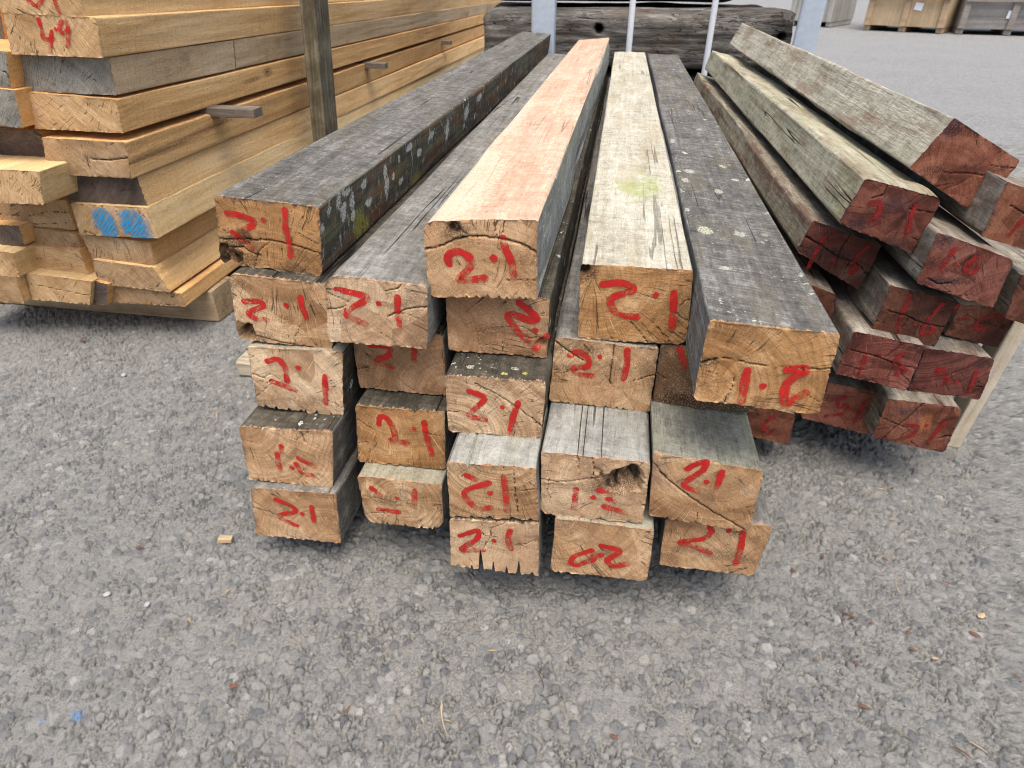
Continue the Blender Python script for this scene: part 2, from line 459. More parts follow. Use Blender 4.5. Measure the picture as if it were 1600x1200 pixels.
def beam(name, Y, quad, L, mats, direc=(0, 0), strokes=(), paint=None, seed=0, res=.0012, corner=.004, wane=(0, 0, 0, 0), rag=(.0006, .0004, .0012, .0006),
         notches=(), holes=(), cracks=(), nck=3, wob=.0025, topmat=(1, 2, 2, 2), pw=.0070, jag=.0012, ysk=0.):
    """One squared timber lying along Y. quad = TL, TR, BR, BL of the near end as (x, z); mats = [end, top, sides].
    holes: (u, v, radius, depth); cracks: (polyline uv, width, depth); notches: (edge 0-3 top right bottom left, pos, width, depth)."""
    rng = np.random.RandomState(seed + 11)
    q = np.array(quad, float)
    cx, z0 = q[:, 0].mean(), q[:, 1].min()
    q = q - [cx, z0]
    TL, TR, BR, BL = q
    w = np.linalg.norm(TR - TL); h = np.linalg.norm(BL - TL)
    nu, nv = max(8, int(w / res)), max(6, int(h / res))
    edges = [(TL, TR, nu), (TR, BR, nv), (BR, BL, nu), (BL, TL, nv)]
    ys = np.unique(np.concatenate([[0, .0015, .004, .008, .014, .022, .034, .05, .075, .11, .16], np.linspace(.22, L - .02, max(8, int(L / .07))), [L - .008, L]]))
    rings = np.zeros((len(ys), 2 * (nu + nv), 2)); edge_id = np.zeros(2 * (nu + nv), int)
    k0 = 0
    for ei, (A, B, n) in enumerate(edges):
        t = np.arange(n) / n
        ln = np.linalg.norm(B - A); d = (B - A) / ln
        inw = np.array([d[1], -d[0]])                     # clockwise order: inward is to the right
        al = t * ln
        ca, cb = corner + wane[ei], corner + wane[(ei + 1) % 4]
        off = np.zeros(n); al2 = al.copy()
        m = al < ca; a = R(45) + R(45) * al[m] / ca
        al2[m] = ca - ca * np.cos(a); off[m] = ca - ca * np.sin(a)
        rem = ln - al; m = rem < cb; a = R(45) + R(45) * rem[m] / cb
        al2[m] = ln - (cb - cb * np.cos(a)); off[m] = cb - cb * np.sin(a)
        fade = np.clip(np.minimum(al, ln - al) / .006, 0, 1)
        for yi, y in enumerate(ys):
            nz = wob * fbm(y * 3.1 + ei * 17, al2 * 9, seed * 3.7, seed, 3) + .0009 * fbm(y * 24, al2 * 70, ei * 5., seed + 3, 3)
            if y < .03:
                nz = nz * (.35 + .65 * y / .03) + np.abs(fbm(al2 * 420, y * 30, ei * 3.3, seed + 9, 2)) * .27 * rag[ei] * (1 - y / .03)
            extra = np.zeros(n)
            for (ne, npos, nw, nd) in notches:
                if ne == ei and y < .12:
                    prof = np.clip(1 - np.abs(t - npos - .012 * np.sin(seed + npos * 40)) * ln / (nw * .62), 0, 1)
                    extra = extra + nd * .62 * np.minimum(prof * 1.5, 1) * (1 - y / .12)
            rings[yi, k0:k0 + n] = A + d * al2[:, None] + inw * (off + (np.clip(nz, -.004, .02) + extra) * fade)[:, None]
        edge_id[k0:k0 + n] = ei
        k0 += n
    nper = k0
    yj = jag * fbm(np.arange(nper) * res * 260, 0, 0, seed + 4, 3)
    off = np.zeros((len(ys), nper, 3))
    off[:, :, 0] = rings[:, :, 0] + direc[0] * ys[:, None]
    off[:, :, 1] = ys[:, None] + yj[None] * np.clip(1 - ys / .01, 0, 1)[:, None]
    off[:, :, 2] = rings[:, :, 1] + direc[1] * ys[:, None]
    V = [off.reshape(-1, 3)]
    i0 = np.arange(len(ys) - 1)[:, None] * nper; j = np.arange(nper)[None]; j1 = (j + 1) % nper
    F = [np.stack([i0 + j, i0 + j1, i0 + nper + j1, i0 + nper + j], -1).reshape(-1, 4)[:, ::-1]]
    MI = [np.tile(np.array(topmat)[edge_id], len(ys) - 1)]
    E = [np.repeat(ys, nper)]
    CK = [np.zeros(len(ys) * nper)]
    # near end: transfinite grid on the first ring
    def cap(ring):
        top = np.vstack([ring[:nu], ring[nu:nu + 1]]); right = np.vstack([ring[nu:nu + nv], ring[nu + nv:nu + nv + 1]])
        bot = np.vstack([ring[nu + nv:2 * nu + nv], ring[2 * nu + nv:2 * nu + nv + 1]])[::-1]
        left = np.vstack([ring[2 * nu + nv:], ring[:1]])[::-1]
        u = np.linspace(0, 1, nu + 1)[None, :, None]; v = np.linspace(0, 1, nv + 1)[:, None, None]
        return ((1 - v) * top[None] + v * bot[None] + (1 - u) * left[:, None] + u * right[:, None]
                - ((1 - u) * (1 - v) * top[0] + u * (1 - v) * top[-1] + (1 - u) * v * bot[0] + u * v * bot[-1]))
    gidx = lambda o: (o + np.arange(nv)[:, None] * (nu + 1) + np.arange(nu)[None])
    base = len(V[0])
    gr = cap(np.concatenate([off[0, :, [0]], off[0, :, [2]], off[0, :, [1]]], 0).T)
    gx, gz, gy = gr[..., 0], gr[..., 1], gr[..., 2]
    U, Vv = np.meshgrid(np.linspace(0, 1, nu + 1), np.linspace(0, 1, nv + 1))
    D = .0005 * fbm(gx * 60, gz * 60, seed, seed, 3) + .0004 * fbm(gx * 400, gz * 120, seed, seed + 2, 2)
    ck = np.zeros_like(gx)
    def bil(u, v): return TL * (1 - u) * (1 - v) + TR * u * (1 - v) + BR * u * v + BL * (1 - u) * v
    allc = list(cracks)
    for c in range(nck):
        e = rng.randint(4); p = rng.uniform(.1, .9); ln = rng.uniform(.12, .38)
        s = {0: (p, 0), 1: (1, p), 2: (p, 1), 3: (0, p)}[e]
        tgt = np.array([.5 + rng.uniform(-.3, .3), .5 + rng.uniform(-.3, .3)]) - s
        tgt = tgt / np.linalg.norm(tgt) * ln
        allc.append(([(s[0] + tgt[0] * f + rng.uniform(-.012, .012), s[1] + tgt[1] * f + rng.uniform(-.012, .012)) for f in (0, .25, .5, .75, 1)], rng.uniform(.0004, .0008), .002))
    jx, jz = .0007 * fbm(gx * 260, gz * 260, 3., seed + 5, 2), .0007 * fbm(gx * 260, gz * 260, 8., seed + 6, 2)
    for (pl, cw, cd) in allc:
        pts = [bil(*p) for p in pl]
        d = seg_dist(gx + jx, gz + jz, pts)
        m = np.clip(1.3 - d / (cw * .60), 0, 1)
        ck = np.maximum(ck, m); D = D + cd * m
    for (hu, hv, hr, hd) in holes:
        c = bil(hu, hv)
        d = np.hypot(gx - c[0], gz - c[1]) * (1 + .38 * fbm(gx * 70, gz * 70, 1., seed + 8, 3))
        m = np.clip(1 - d / hr, 0, 1)
        D = D + hd * np.minimum(m * 2.2, 1) * (1 + .4 * fbm(gx * 190, gz * 190, 2., seed + 12, 2))
        ck = np.maximum(ck, np.clip(m * 2.6 - .25, 0, 1) * np.clip(.66 + .5 * fbm(gx * 130, gz * 130, 5., seed + 13, 2), 0, 1))
    ring_mask = np.ones_like(D); ring_mask[0] = ring_mask[-1] = 0; ring_mask[:, 0] = ring_mask[:, -1] = 0
    edm = np.minimum(np.minimum(U, 1 - U) * w, np.minimum(Vv, 1 - Vv) * h)
    gy = np.where(ring_mask > 0, gy * np.clip(1 - edm / .0025, 0, 1), gy) + D * ring_mask
    V.append(np.stack([gx, gy, gz], -1).reshape(-1, 3))
    g = gidx(base)
    F.append(np.stack([g, g + 1, g + nu + 2, g + nu + 1], -1).reshape(-1, 4)[:, ::-1])
    MI.append(np.zeros(nu * nv, int))
    E.append((np.minimum(np.minimum(U, 1 - U) * w, np.minimum(Vv, 1 - Vv) * h)).ravel()); CK.append(ck.ravel())
    # far end, coarse
    base2 = base + (nu + 1) * (nv + 1)
    gr2 = cap(np.concatenate([off[-1, :, [0]], off[-1, :, [2]], off[-1, :, [1]]], 0).T)
    V.append(np.stack([gr2[..., 0], gr2[..., 2], gr2[..., 1]], -1).reshape(-1, 3))
    g = gidx(base2)
    F.append(np.stack([g, g + 1, g + nu + 2, g + nu + 1], -1).reshape(-1, 4))
    MI.append(np.zeros(nu * nv, int)); E.append(E[1].copy()); CK.append(np.zeros((nu + 1) * (nv + 1)))
    me = np_mesh(name, np.vstack(V), np.vstack(F), np.concatenate(MI), True, {'edge': ('FLOAT', np.concatenate(E)), 'crack': ('FLOAT', np.concatenate(CK))})
    o = link(name, me, mats, None, (cx, Y, z0))
    if strokes:
        SV, SF, SA = [], [], []
        def yat(u, v):
            a = np.clip(u, 0, 1) * nu; b = np.clip(v, 0, 1) * nv
            i, jj = int(min(a, nu - 1)), int(min(b, nv - 1))
            return gy[jj, i] * (1 - (a - i)) * (1 - (b - jj)) + gy[jj, i + 1] * (a - i) * (1 - (b - jj)) + gy[jj + 1, i] * (1 - (a - i)) * (b - jj) + gy[jj + 1, i + 1] * (a - i) * (b - jj)
        M = np.array([TR - TL, BL - TL]).T; Mi = np.linalg.inv(M)
        def add_pt(p, s, t, lift):
            uv = Mi @ (p - TL)
            ui, vi = int(np.clip(uv[0], 0, 1) * nu), int(np.clip(uv[1], 0, 1) * nv)
            SV.append((p[0], yat(*uv) - .0007 - lift, p[1])); SA.append((s, t, float(ck[vi, ui])))
        for si, st in enumerate(strokes):
            lift = .00022 * si
            if len(st) == 1:
                c = bil(*st[0]); r0 = pw * rng.uniform(.42, .55); b0 = len(SV)
                add_pt(c, 0, 0, lift)
                for a in range(14):
                    an = a / 14 * 2 * math.pi
                    add_pt(c + r0 * np.array([math.cos(an), math.sin(an)]) * rng.uniform(.85, 1.1), 0, .95, lift)
                for a in range(14): SF.append((b0, b0 + 1 + a, b0 + 1 + (a + 1) % 14, b0))
                continue
            raw = np.array([bil(*p) for p in st])
            ln = np.linalg.norm(np.diff(raw, axis=0), axis=1).sum()
            n = max(8, int(ln / .0022))
            pts = catmull(raw, n)
            tg = np.gradient(pts, axis=0); tg /= np.linalg.norm(tg, axis=1)[:, None] + 1e-9
            # round caps
            hw0 = pw * .5
            capn = 4
            pre = [pts[0] - tg[0] * hw0 * f for f in (1., .92, .7, .38)]; post = [pts[-1] + tg[-1] * hw0 * f for f in (.38, .7, .92, 1.)]
            wf = [math.sqrt(max(0, 1 - f * f)) for f in (.995, .92, .7, .38)]
            allp = np.vstack([pre, pts, post]); allt = np.vstack([[tg[0]] * 4, tg, [tg[-1]] * 4])
            wid = np.concatenate([wf, np.ones(n), wf[::-1]]) * hw0 * (1 + .14 * vnoise(np.arange(len(allp)) * .35, si * 3.3, seed))
            b0 = len(SV)
            for i, (p, tgx, ww) in enumerate(zip(allp, allt, wid)):
                nrm = np.array([-tgx[1], tgx[0]])
                for t_ in (-1, -.5, 0, .5, 1):
                    add_pt(p + nrm * ww * t_, i / (len(allp) - 1), t_ * .92, lift + i * 4e-6)
            for i in range(len(allp) - 1):
                for c in range(4):
                    a = b0 + i * 5 + c
                    SF.append((a, a + 1, a + 6, a + 5))
        # mixed tri fans were written as degenerate quads; split cleanly
        me2 = bpy.data.meshes.new("painted_number")
        me2.from_pydata([tuple(map(float, v)) for v in SV], [], [tuple(dict.fromkeys(f)) for f in SF])
        at = me2.attributes.new('stroke', 'FLOAT_VECTOR', 'POINT'); at.data.foreach_set('vector', np.array(SA, np.float32).ravel())
        me2.polygons.foreach_set("use_smooth", [True] * len(me2.polygons))
        me2.update()
        link("painted_number", me2, paint, o)
    return o

# ---------------------------------------------------------------- the ground: one far sheet, and a modelled chip-seal surface near the lens
me = bpy.data.meshes.new("asphalt_yard")
S_ = 500.0
me.from_pydata([(-S_, -S_, 0), (S_, -S_, 0), (S_, S_, 0), (-S_, S_, 0)], [], [(0, 1, 2, 3)])
tag(link("asphalt_yard", me, asphalt_mat(False), None, (0, 0, G - .006)), kind='structure')

def stones(X, Y, cell, prob, rmin, rmax, hmax, seed):
    """rounded stones on a jittered grid: height above the dust, colour seed and rim distance of the stone that wins"""
    best = np.full(X.shape, -1.); cs = np.zeros(X.shape); rim = np.full(X.shape, 9.)
    gx, gy = np.floor(X / cell).astype(np.int64), np.floor(Y / cell).astype(np.int64)
    wx = X + .22 * cell * vnoise(X / cell * 1.6, Y / cell * 1.6, 0, seed + 31); wy = Y + .22 * cell * vnoise(X / cell * 1.6, Y / cell * 1.6, 5., seed + 37)
    for dx in (-1, 0, 1):
        for dy in (-1, 0, 1):
            ix, iy = gx + dx, gy + dy
            hh = lambda k: hsh(ix, iy, np.full_like(ix, seed * 13 + k))
            on = hh(0) < prob
            cx = (ix + .5 + (hh(1) - .5) * .9) * cell; cy = (iy + .5 + (hh(2) - .5) * .9) * cell
            r = rmin + (rmax - rmin) * hh(3); an = hh(4) * math.pi; el = 1 + .55 * hh(5)
            ux, uy = wx - cx, wy - cy
            a, b_ = ux * np.cos(an) + uy * np.sin(an), -ux * np.sin(an) + uy * np.cos(an)
            d = np.hypot(a * el ** .5, b_ / el ** .5 * el) / r
            h = np.where(on & (d < 1), hmax * (.35 + .65 * hh(6)) * np.minimum(np.sqrt(np.maximum(1 - d * d, 0)), .78 + .1 * a / r), -1.)
            m = h > best
            best = np.where(m, h, best); cs = np.where(m, hh(7), cs)
            rim = np.where(on, np.minimum(rim, np.abs(d - 1) * r), rim)
    return best, cs, rim
ys_ = [.14]
while ys_[-1] < 3.4: ys_.append(ys_[-1] + max(.0017, .0017 * (ys_[-1] / .55) ** 1.5))
ys_ = np.array(ys_); ncol = 1150
Yg = np.repeat(ys_[:, None], ncol, 1)
cs_ = np.interp(np.linspace(0, 1, ncol), [0, .07, .93, 1], [0, .115, .80, 1])      # most columns where the frame looks
Xg = cs_[None] * (1.02 + 1.72 * ys_[:, None]) - (.52 + 1.02 * ys_[:, None])
hA, cA, rA = stones(Xg, Yg, .0114, .84, .0036, .0072, .0044, 1)
hB, cB, rB = stones(Xg, Yg, .0056, .72, .0014, .0031, .0020, 2)
wear = .5 + .5 * fbm(Xg * 6, Yg * 6, 0, 4, 3)
dust = -.0012 + .0016 * wear + .0005 * fbm(Xg * 160, Yg * 160, 0, 6, 2)
moat = np.minimum(rA, rB * 1.4)
crev = np.clip(1 - moat / .0018, 0, 1) * np.clip(.55 + 1.0 * fbm(Xg * 55, Yg * 55, 0, 8, 2), 0, 1)
base_h = dust - .0030 * crev
Hh = np.maximum(base_h, np.maximum(hA - .0006, hB - .0008))
isA = (hA - .0006 >= Hh - 1e-9); isB = (~isA) & (hB - .0008 >= Hh - 1e-9)
cs = np.where(isA, cA, cB)
pal = np.array([(.095, .104, .118), (.155, .165, .176), (.20, .209, .212), (.24, .245, .236), (.275, .277, .260), (.315, .313, .292), (.21, .214, .206), (.42, .418, .395)])
pos = cs * (len(pal) - 1); i0_ = np.clip(pos.astype(int), 0, len(pal) - 2); fr_ = (pos - i0_)[..., None]
tone = (pal[i0_] * (1 - fr_) + pal[i0_ + 1] * fr_) * np.array([.975, .968, .945])
crev = np.where(isA | isB, crev * .35, crev)
stone = np.stack([np.where(isA, .85, np.where(isB, .7, 0.)), crev, wear], -1)
edge_ = np.zeros_like(Hh, bool); edge_[0] = edge_[-1] = True; edge_[:, 0] = edge_[:, -1] = True
Hh = np.where(edge_, -.012, Hh)
nr = len(ys_)
ii = (np.arange(nr - 1)[:, None] * ncol + np.arange(ncol - 1)[None])
Fq = np.stack([ii, ii + 1, ii + ncol + 1, ii + ncol], -1).reshape(-1, 4)
me = np_mesh("asphalt_surface", np.stack([Xg, Yg, Hh], -1).reshape(-1, 3), Fq, None, True, {'stone': ('FLOAT_VECTOR', stone.reshape(-1, 3))})
ca = me.attributes.new('tone', 'FLOAT_COLOR', 'POINT')
ca.data.foreach_set('color', np.concatenate([tone.reshape(-1, 3), np.ones((tone.size // 3, 1))], 1).astype(np.float32).ravel())
tag(link("asphalt_surface", me, asphalt_mat(True), None, (0, 0, G)), kind='structure')

# ---------------------------------------------------------------- timber data: near-end Y, corners TL TR BR BL (x, z) in metres, marks in face uv
DATA = {
'A1':(0.617,[(-0.414,-0.197),(-0.298,-0.205),(-0.308,-0.284),(-0.426,-0.275)],[[(0.116,0.241),(0.245,0.249),(0.37,0.32),(0.261,0.457)],[(0.155,0.51),(0.222,0.605),(0.325,0.705)],[(0.462,0.27)],[(0.675,0.1),(0.67,0.348),(0.697,0.555),(0.704,0.728)]]),
'A2':(0.599,[(-0.407,-0.277),(-0.292,-0.284),(-0.302,-0.366),(-0.417,-0.361)],[[(0.119,0.394),(0.272,0.371),(0.306,0.432),(0.15,0.55),(0.206,0.62),(0.337,0.63)],[(0.554,0.375)],[(0.704,0.236),(0.712,0.379),(0.748,0.52)]]),
'A3':(0.593,[(-0.405,-0.366),(-0.287,-0.364),(-0.301,-0.456),(-0.409,-0.451)],[[(0.204,0.209),(0.315,0.168),(0.382,0.288),(0.391,0.518)],[(0.216,0.537),(0.462,0.64)],[(0.529,0.27)],[(0.81,0.375),(0.81,0.573),(0.808,0.792)]]),
'A4':(0.559,[(-0.419,-0.458),(-0.3,-0.452),(-0.314,-0.543),(-0.425,-0.543)],[[(0.439,0.307),(0.44,0.403)],[(0.387,0.459),(0.386,0.592),(0.395,0.742)],[(0.541,0.672)],[(0.63,0.492),(0.788,0.617)],[(0.593,0.595),(0.658,0.751),(0.782,0.782)]]),
'A5':(0.548,[(-0.419,-0.546),(-0.306,-0.541),(-0.311,-0.629),(-0.431,-0.63)],[[(0.299,0.203),(0.453,0.291),(0.508,0.412),(0.308,0.541),(0.499,0.698)],[(0.586,0.444)],[(0.707,0.289),(0.707,0.435),(0.715,0.564)]]),
'B1':(0.584,[(-0.288,-0.265),(-0.179,-0.271),(-0.185,-0.346),(-0.298,-0.345)],[[(0.114,0.194),(0.284,0.225),(0.41,0.282),(0.196,0.53),(0.389,0.675)],[(0.527,0.337)],[(0.715,0.208),(0.711,0.438),(0.733,0.623)]]),
'B2':(0.622,[(-0.286,-0.348),(-0.177,-0.348),(-0.177,-0.431),(-0.286,-0.431)],[[(0.186,0.243),(0.388,0.249),(0.387,0.381),(0.233,0.503),(0.402,0.573)],[(0.673,0.274),(0.666,0.436)]]),
'B3':(0.590,[(-0.281,-0.433),(-0.171,-0.431),(-0.175,-0.519),(-0.289,-0.521)],[[(0.261,0.291),(0.274,0.181),(0.345,0.172),(0.413,0.334),(0.439,0.521),(0.377,0.562),(0.571,0.584)],[(0.653,0.319)],[(0.769,0.197),(0.787,0.412),(0.844,0.741)]]),
'B4':(0.564,[(-0.281,-0.521),(-0.174,-0.521),(-0.176,-0.598),(-0.28,-0.601)],[[(0.155,0.232),(0.244,0.349)],[(0.452,0.389)],[(0.202,0.667),(0.452,0.684)],[(0.672,0.195),(0.657,0.469)]]),
'C1':(0.598,[(-0.182,-0.207),(-0.067,-0.201),(-0.066,-0.285),(-0.182,-0.289)],[[(0.206,0.539),(0.196,0.467),(0.243,0.394),(0.317,0.392),(0.389,0.461),(0.405,0.55),(0.346,0.662),(0.287,0.756),(0.519,0.728)],[(0.608,0.463)],[(0.692,0.219),(0.709,0.33),(0.768,0.52),(0.779,0.69)]]),
'C2':(0.614,[(-0.169,-0.289),(-0.056,-0.289),(-0.056,-0.363),(-0.169,-0.363)],[[(0.717,0.109),(0.885,0.322),(0.826,0.374),(0.651,0.305),(0.611,0.354),(0.706,0.571),(0.809,0.709)],[(0.868,0.539)],[(0.984,0.617),(0.872,0.854)]]),
'C3':(0.567,[(-0.162,-0.366),(-0.053,-0.363),(-0.055,-0.44),(-0.163,-0.442)],[[(0.248,0.247),(0.402,0.352),(0.242,0.654),(0.402,0.726)],[(0.583,0.482)],[(0.742,0.383),(0.696,0.636),(0.67,0.913)]]),
'C4':(0.516,[(-0.152,-0.444),(-0.055,-0.44),(-0.05,-0.516),(-0.153,-0.525)],[[(0.222,0.208),(0.322,0.271)],[(0.468,0.312),(0.189,0.505),(0.316,0.798),(0.475,0.765)],[(0.477,0.493)],[(0.64,0.202),(0.651,0.537),(0.653,0.808)]]),
'C5':(0.514,[(-0.153,-0.526),(-0.049,-0.518),(-0.048,-0.605),(-0.156,-0.605)],[[(0.125,0.322),(0.32,0.193),(0.308,0.356),(0.135,0.616),(0.376,0.571)],[(0.501,0.367)],[(0.681,0.147),(0.659,0.304),(0.687,0.497)]]),
'D1':(0.630,[(-0.026,-0.255),(0.088,-0.255),(0.092,-0.342),(-0.025,-0.343)],[[(0.212,0.25),(0.367,0.212),(0.492,0.288),(0.299,0.418),(0.314,0.558),(0.407,0.641),(0.539,0.642)],[(0.691,0.341)],[(0.851,0.306),(0.861,0.508),(0.864,0.756)]]),
'D2':(0.626,[(-0.049,-0.342),(0.064,-0.346),(0.064,-0.432),(-0.053,-0.428)],[[(0.16,0.234),(0.25,0.176),(0.342,0.263),(0.342,0.381),(0.211,0.418),(0.266,0.514),(0.401,0.521)],[(0.452,0.21)],[(0.708,0.074),(0.721,0.288),(0.702,0.499)]]),
'D3':(0.533,[(-0.052,-0.43),(0.063,-0.432),(0.065,-0.519),(-0.05,-0.521)],[[(0.338,0.537),(0.327,0.841)],[(0.506,0.63)],[(0.559,0.497),(0.693,0.506)],[(0.651,0.63),(0.71,0.653)],[(0.618,0.755),(0.806,0.824)]]),
'D4':(0.528,[(-0.033,-0.52),(0.078,-0.522),(0.079,-0.607),(-0.035,-0.608)],[[(0.398,0.513),(0.238,0.646),(0.202,0.773),(0.268,0.819),(0.388,0.712),(0.437,0.661),(0.402,0.52)],[(0.497,0.577)],[(0.494,0.396),(0.682,0.45),(0.572,0.651),(0.651,0.752),(0.769,0.666)]]),
'E1':(0.518,[(0.093,-0.254),(0.2025,-0.259),(0.2055,-0.344),(0.09,-0.338)],[[(0.375,0.557),(0.383,0.934)],[(0.521,0.715)],[(0.676,0.476),(0.815,0.449),(0.696,0.655),(0.724,0.89),(0.846,0.738)]]),
'E2':(0.632,[(0.067,-0.344),(0.181,-0.344),(0.181,-0.424),(0.067,-0.424)],[[(0.179,0.054),(0.251,0.32)]]),
'E3':(0.537,[(0.064,-0.42),(0.178,-0.43),(0.18,-0.518),(0.069,-0.51)],[[(0.331,0.156),(0.417,0.045),(0.482,0.013),(0.454,0.166),(0.306,0.4),(0.446,0.468)],[(0.516,0.306)],[(0.633,0.117),(0.613,0.361)]]),
'E4':(0.546,[(0.09,-0.521),(0.206,-0.512),(0.202,-0.596),(0.092,-0.597)],[[(0.436,0.114),(0.454,0.187),(0.398,0.329),(0.184,0.442),(0.325,0.518),(0.489,0.608)],[(0.612,0.148)],[(0.749,0.167),(0.773,0.481),(0.773,0.771)]]),
'R1':(0.900,[(0.402,-0.149),(0.494,-0.196),(0.469,-0.267),(0.37,-0.211)],[]),
'R2':(0.850,[(0.304,-0.213),(0.398,-0.234),(0.385,-0.304),(0.288,-0.27)],[[(0.216,0.421),(0.309,0.35),(0.375,0.525),(0.333,0.737),(0.44,0.698)],[(0.734,0.221),(0.807,0.701)]]),
'R3':(0.900,[(0.273,-0.283),(0.368,-0.312),(0.357,-0.38),(0.261,-0.329)],[[(0.24,0.328),(0.227,0.882),(0.232,1.205)],[(0.472,0.701)],[(0.829,0.119),(0.748,0.478),(0.778,0.771),(0.84,0.643),(0.756,0.604)]]),
'R4':(0.820,[(0.393,-0.265),(0.49,-0.294),(0.49,-0.36),(0.39,-0.332)],[[(0.266,0.183),(0.199,0.611)],[(0.344,0.426)],[(0.542,0.193),(0.473,0.403),(0.544,0.5),(0.615,0.397),(0.55,0.32),(0.491,0.416)]]),
'R5':(0.850,[(0.462,-0.209),(0.534,-0.23),(0.546,-0.302),(0.458,-0.277)],[[(0.448,0.536),(0.345,0.843)]]),
'R6':(0.840,[(0.369,-0.344),(0.456,-0.362),(0.452,-0.431),(0.364,-0.413)],[[(0.327,0.123),(0.337,0.526),(0.385,0.956)],[(0.576,0.635)],[(0.811,0.118),(0.714,0.536),(0.725,0.779),(0.847,0.733),(0.849,0.585),(0.712,0.635)]]),
'R7':(0.900,[(0.494,-0.391),(0.574,-0.392),(0.566,-0.455),(0.49,-0.441)],[[(0.824,0.193),(0.497,0.31),(0.417,0.52),(0.504,0.659),(0.58,0.543),(0.51,0.402)],[(0.18,0.377)],[(-0.045,0.04),(-0.036,0.215)]]),
'R8':(0.820,[(0.336,-0.406),(0.43,-0.42),(0.428,-0.492),(0.328,-0.472)],[[(0.287,0.45),(0.309,0.871)],[(0.457,0.387)],[(0.729,0.24),(0.695,0.454),(0.875,0.54),(0.788,0.676),(0.748,0.588)]]),
'R9':(0.860,[(0.452,-0.444),(0.545,-0.452),(0.55,-0.521),(0.451,-0.514)],[[(0.388,0.435),(0.271,0.409),(0.323,0.558),(0.471,0.578),(0.418,0.755)],[(0.599,0.656)],[(0.808,0.334),(0.811,0.827)]]),
'R10':(0.870,[(0.343,-0.517),(0.427,-0.529),(0.425,-0.607),(0.32,-0.585)],[[(0.401,0.259),(0.333,0.37),(0.408,0.519),(0.485,0.432),(0.516,0.623),(0.3,0.803)],[(0.57,0.498)],[(0.73,0.291),(0.729,0.797)]]),
'R11':(0.830,[(0.414,-0.512),(0.515,-0.518),(0.517,-0.599),(0.411,-0.582)],[[(0.373,0.55),(0.521,0.53),(0.506,0.724),(0.403,0.871)],[(0.628,0.471)],[(0.841,0.358),(0.732,0.833)]]),
'R12':(0.850,[(0.218,-0.551),(0.304,-0.567),(0.306,-0.625),(0.219,-0.61)],[[(0.644,0.193),(0.488,0.553),(0.632,0.752),(0.676,0.62)]]),
'R13':(0.880,[(0.237,-0.352),(0.322,-0.381),(0.327,-0.44),(0.237,-0.416)],[]),
'R14':(0.860,[(0.528,-0.327),(0.598,-0.342),(0.602,-0.407),(0.533,-0.39)],[]),
'L_2':(1.080,[(-1.037,0.063),(-0.854,0.055),(-0.866,-0.001),(-1.044,0.004)],[]),
'L_1':(1.070,[(-1.019,0.001),(-0.859,-0.004),(-0.868,-0.061),(-1.031,-0.053)],[[(0.417,0.568),(0.433,0.686),(0.502,0.797)],[(0.6,0.583),(0.52,0.794)],[(0.72,0.606),(0.746,0.921)]]),
'L0':(1.070,[(-1.014,-0.059),(-0.847,-0.065),(-0.856,-0.119),(-1.027,-0.116)],[[(0.382,0.123),(0.394,0.413),(0.399,0.581),(0.513,0.568)],[(0.499,0.4),(0.437,0.877)],[(0.548,0.331)],[(0.632,0.132),(0.593,0.305),(0.627,0.427),(0.689,0.293),(0.674,0.148)],[(0.689,0.293),(0.645,0.767)]]),
'L1':(1.090,[(-1.03,-0.119),(-0.86,-0.125),(-0.869,-0.18),(-1.044,-0.177)],[]),
'L2':(1.080,[(-1.036,-0.181),(-0.865,-0.189),(-0.87,-0.243),(-1.046,-0.241)],[]),
'L3':(1.070,[(-1.03,-0.253),(-0.864,-0.256),(-0.872,-0.318),(-1.043,-0.316)],[]),
'L4':(1.090,[(-1.035,-0.324),(-0.879,-0.323),(-0.875,-0.381),(-1.044,-0.379)],[]),
'L5':(1.080,[(-1.03,-0.378),(-0.872,-0.379),(-0.864,-0.435),(-1.037,-0.436)],[]),
'L6':(1.090,[(-1.045,-0.441),(-0.894,-0.453),(-0.901,-0.498),(-1.037,-0.493)],[]),
'L7':(1.080,[(-1.03,-0.493),(-0.897,-0.502),(-0.876,-0.55),(-1.038,-0.542)],[]),
'L8':(1.090,[(-1.019,-0.554),(-0.861,-0.56),(-0.859,-0.586),(-1.028,-0.589)],[]),
'M0':(1.200,[(-1.297,-0.05),(-1.14,-0.059),(-1.155,-0.117),(-1.318,-0.11)],[]),
'M1':(1.060,[(-1.181,-0.105),(-1.026,-0.115),(-1.043,-0.169),(-1.202,-0.164)],[]),
'M2':(1.050,[(-1.204,-0.164),(-1.028,-0.173),(-1.041,-0.231),(-1.228,-0.228)],[]),
'M3':(1.100,[(-1.234,-0.244),(-1.057,-0.249),(-1.071,-0.31),(-1.253,-0.306)],[]),
'M4':(1.000,[(-1.174,-0.295),(-0.993,-0.296),(-1.01,-0.351),(-1.192,-0.353)],[]),
'M5':(1.100,[(-1.216,-0.391),(-1.058,-0.379),(-1.061,-0.435),(-1.227,-0.431)],[]),
'M6':(1.070,[(-1.332,-0.427),(-1.156,-0.426),(-1.162,-0.462),(-1.347,-0.468)],[]),
'M7':(1.100,[(-1.18,-0.437),(-1.062,-0.449),(-1.064,-0.477),(-1.191,-0.474)],[]),
'M8':(1.040,[(-1.313,-0.462),(-1.163,-0.472),(-1.173,-0.519),(-1.329,-0.519)],[]),
'M9':(1.090,[(-1.178,-0.474),(-1.061,-0.478),(-1.059,-0.535),(-1.19,-0.53)],[]),
'M10':(1.040,[(-1.35,-0.529),(-1.183,-0.524),(-1.191,-0.579),(-1.364,-0.582)],[]),
'M11':(1.060,[(-1.18,-0.523),(-1.03,-0.532),(-1.056,-0.582),(-1.189,-0.579)],[]),
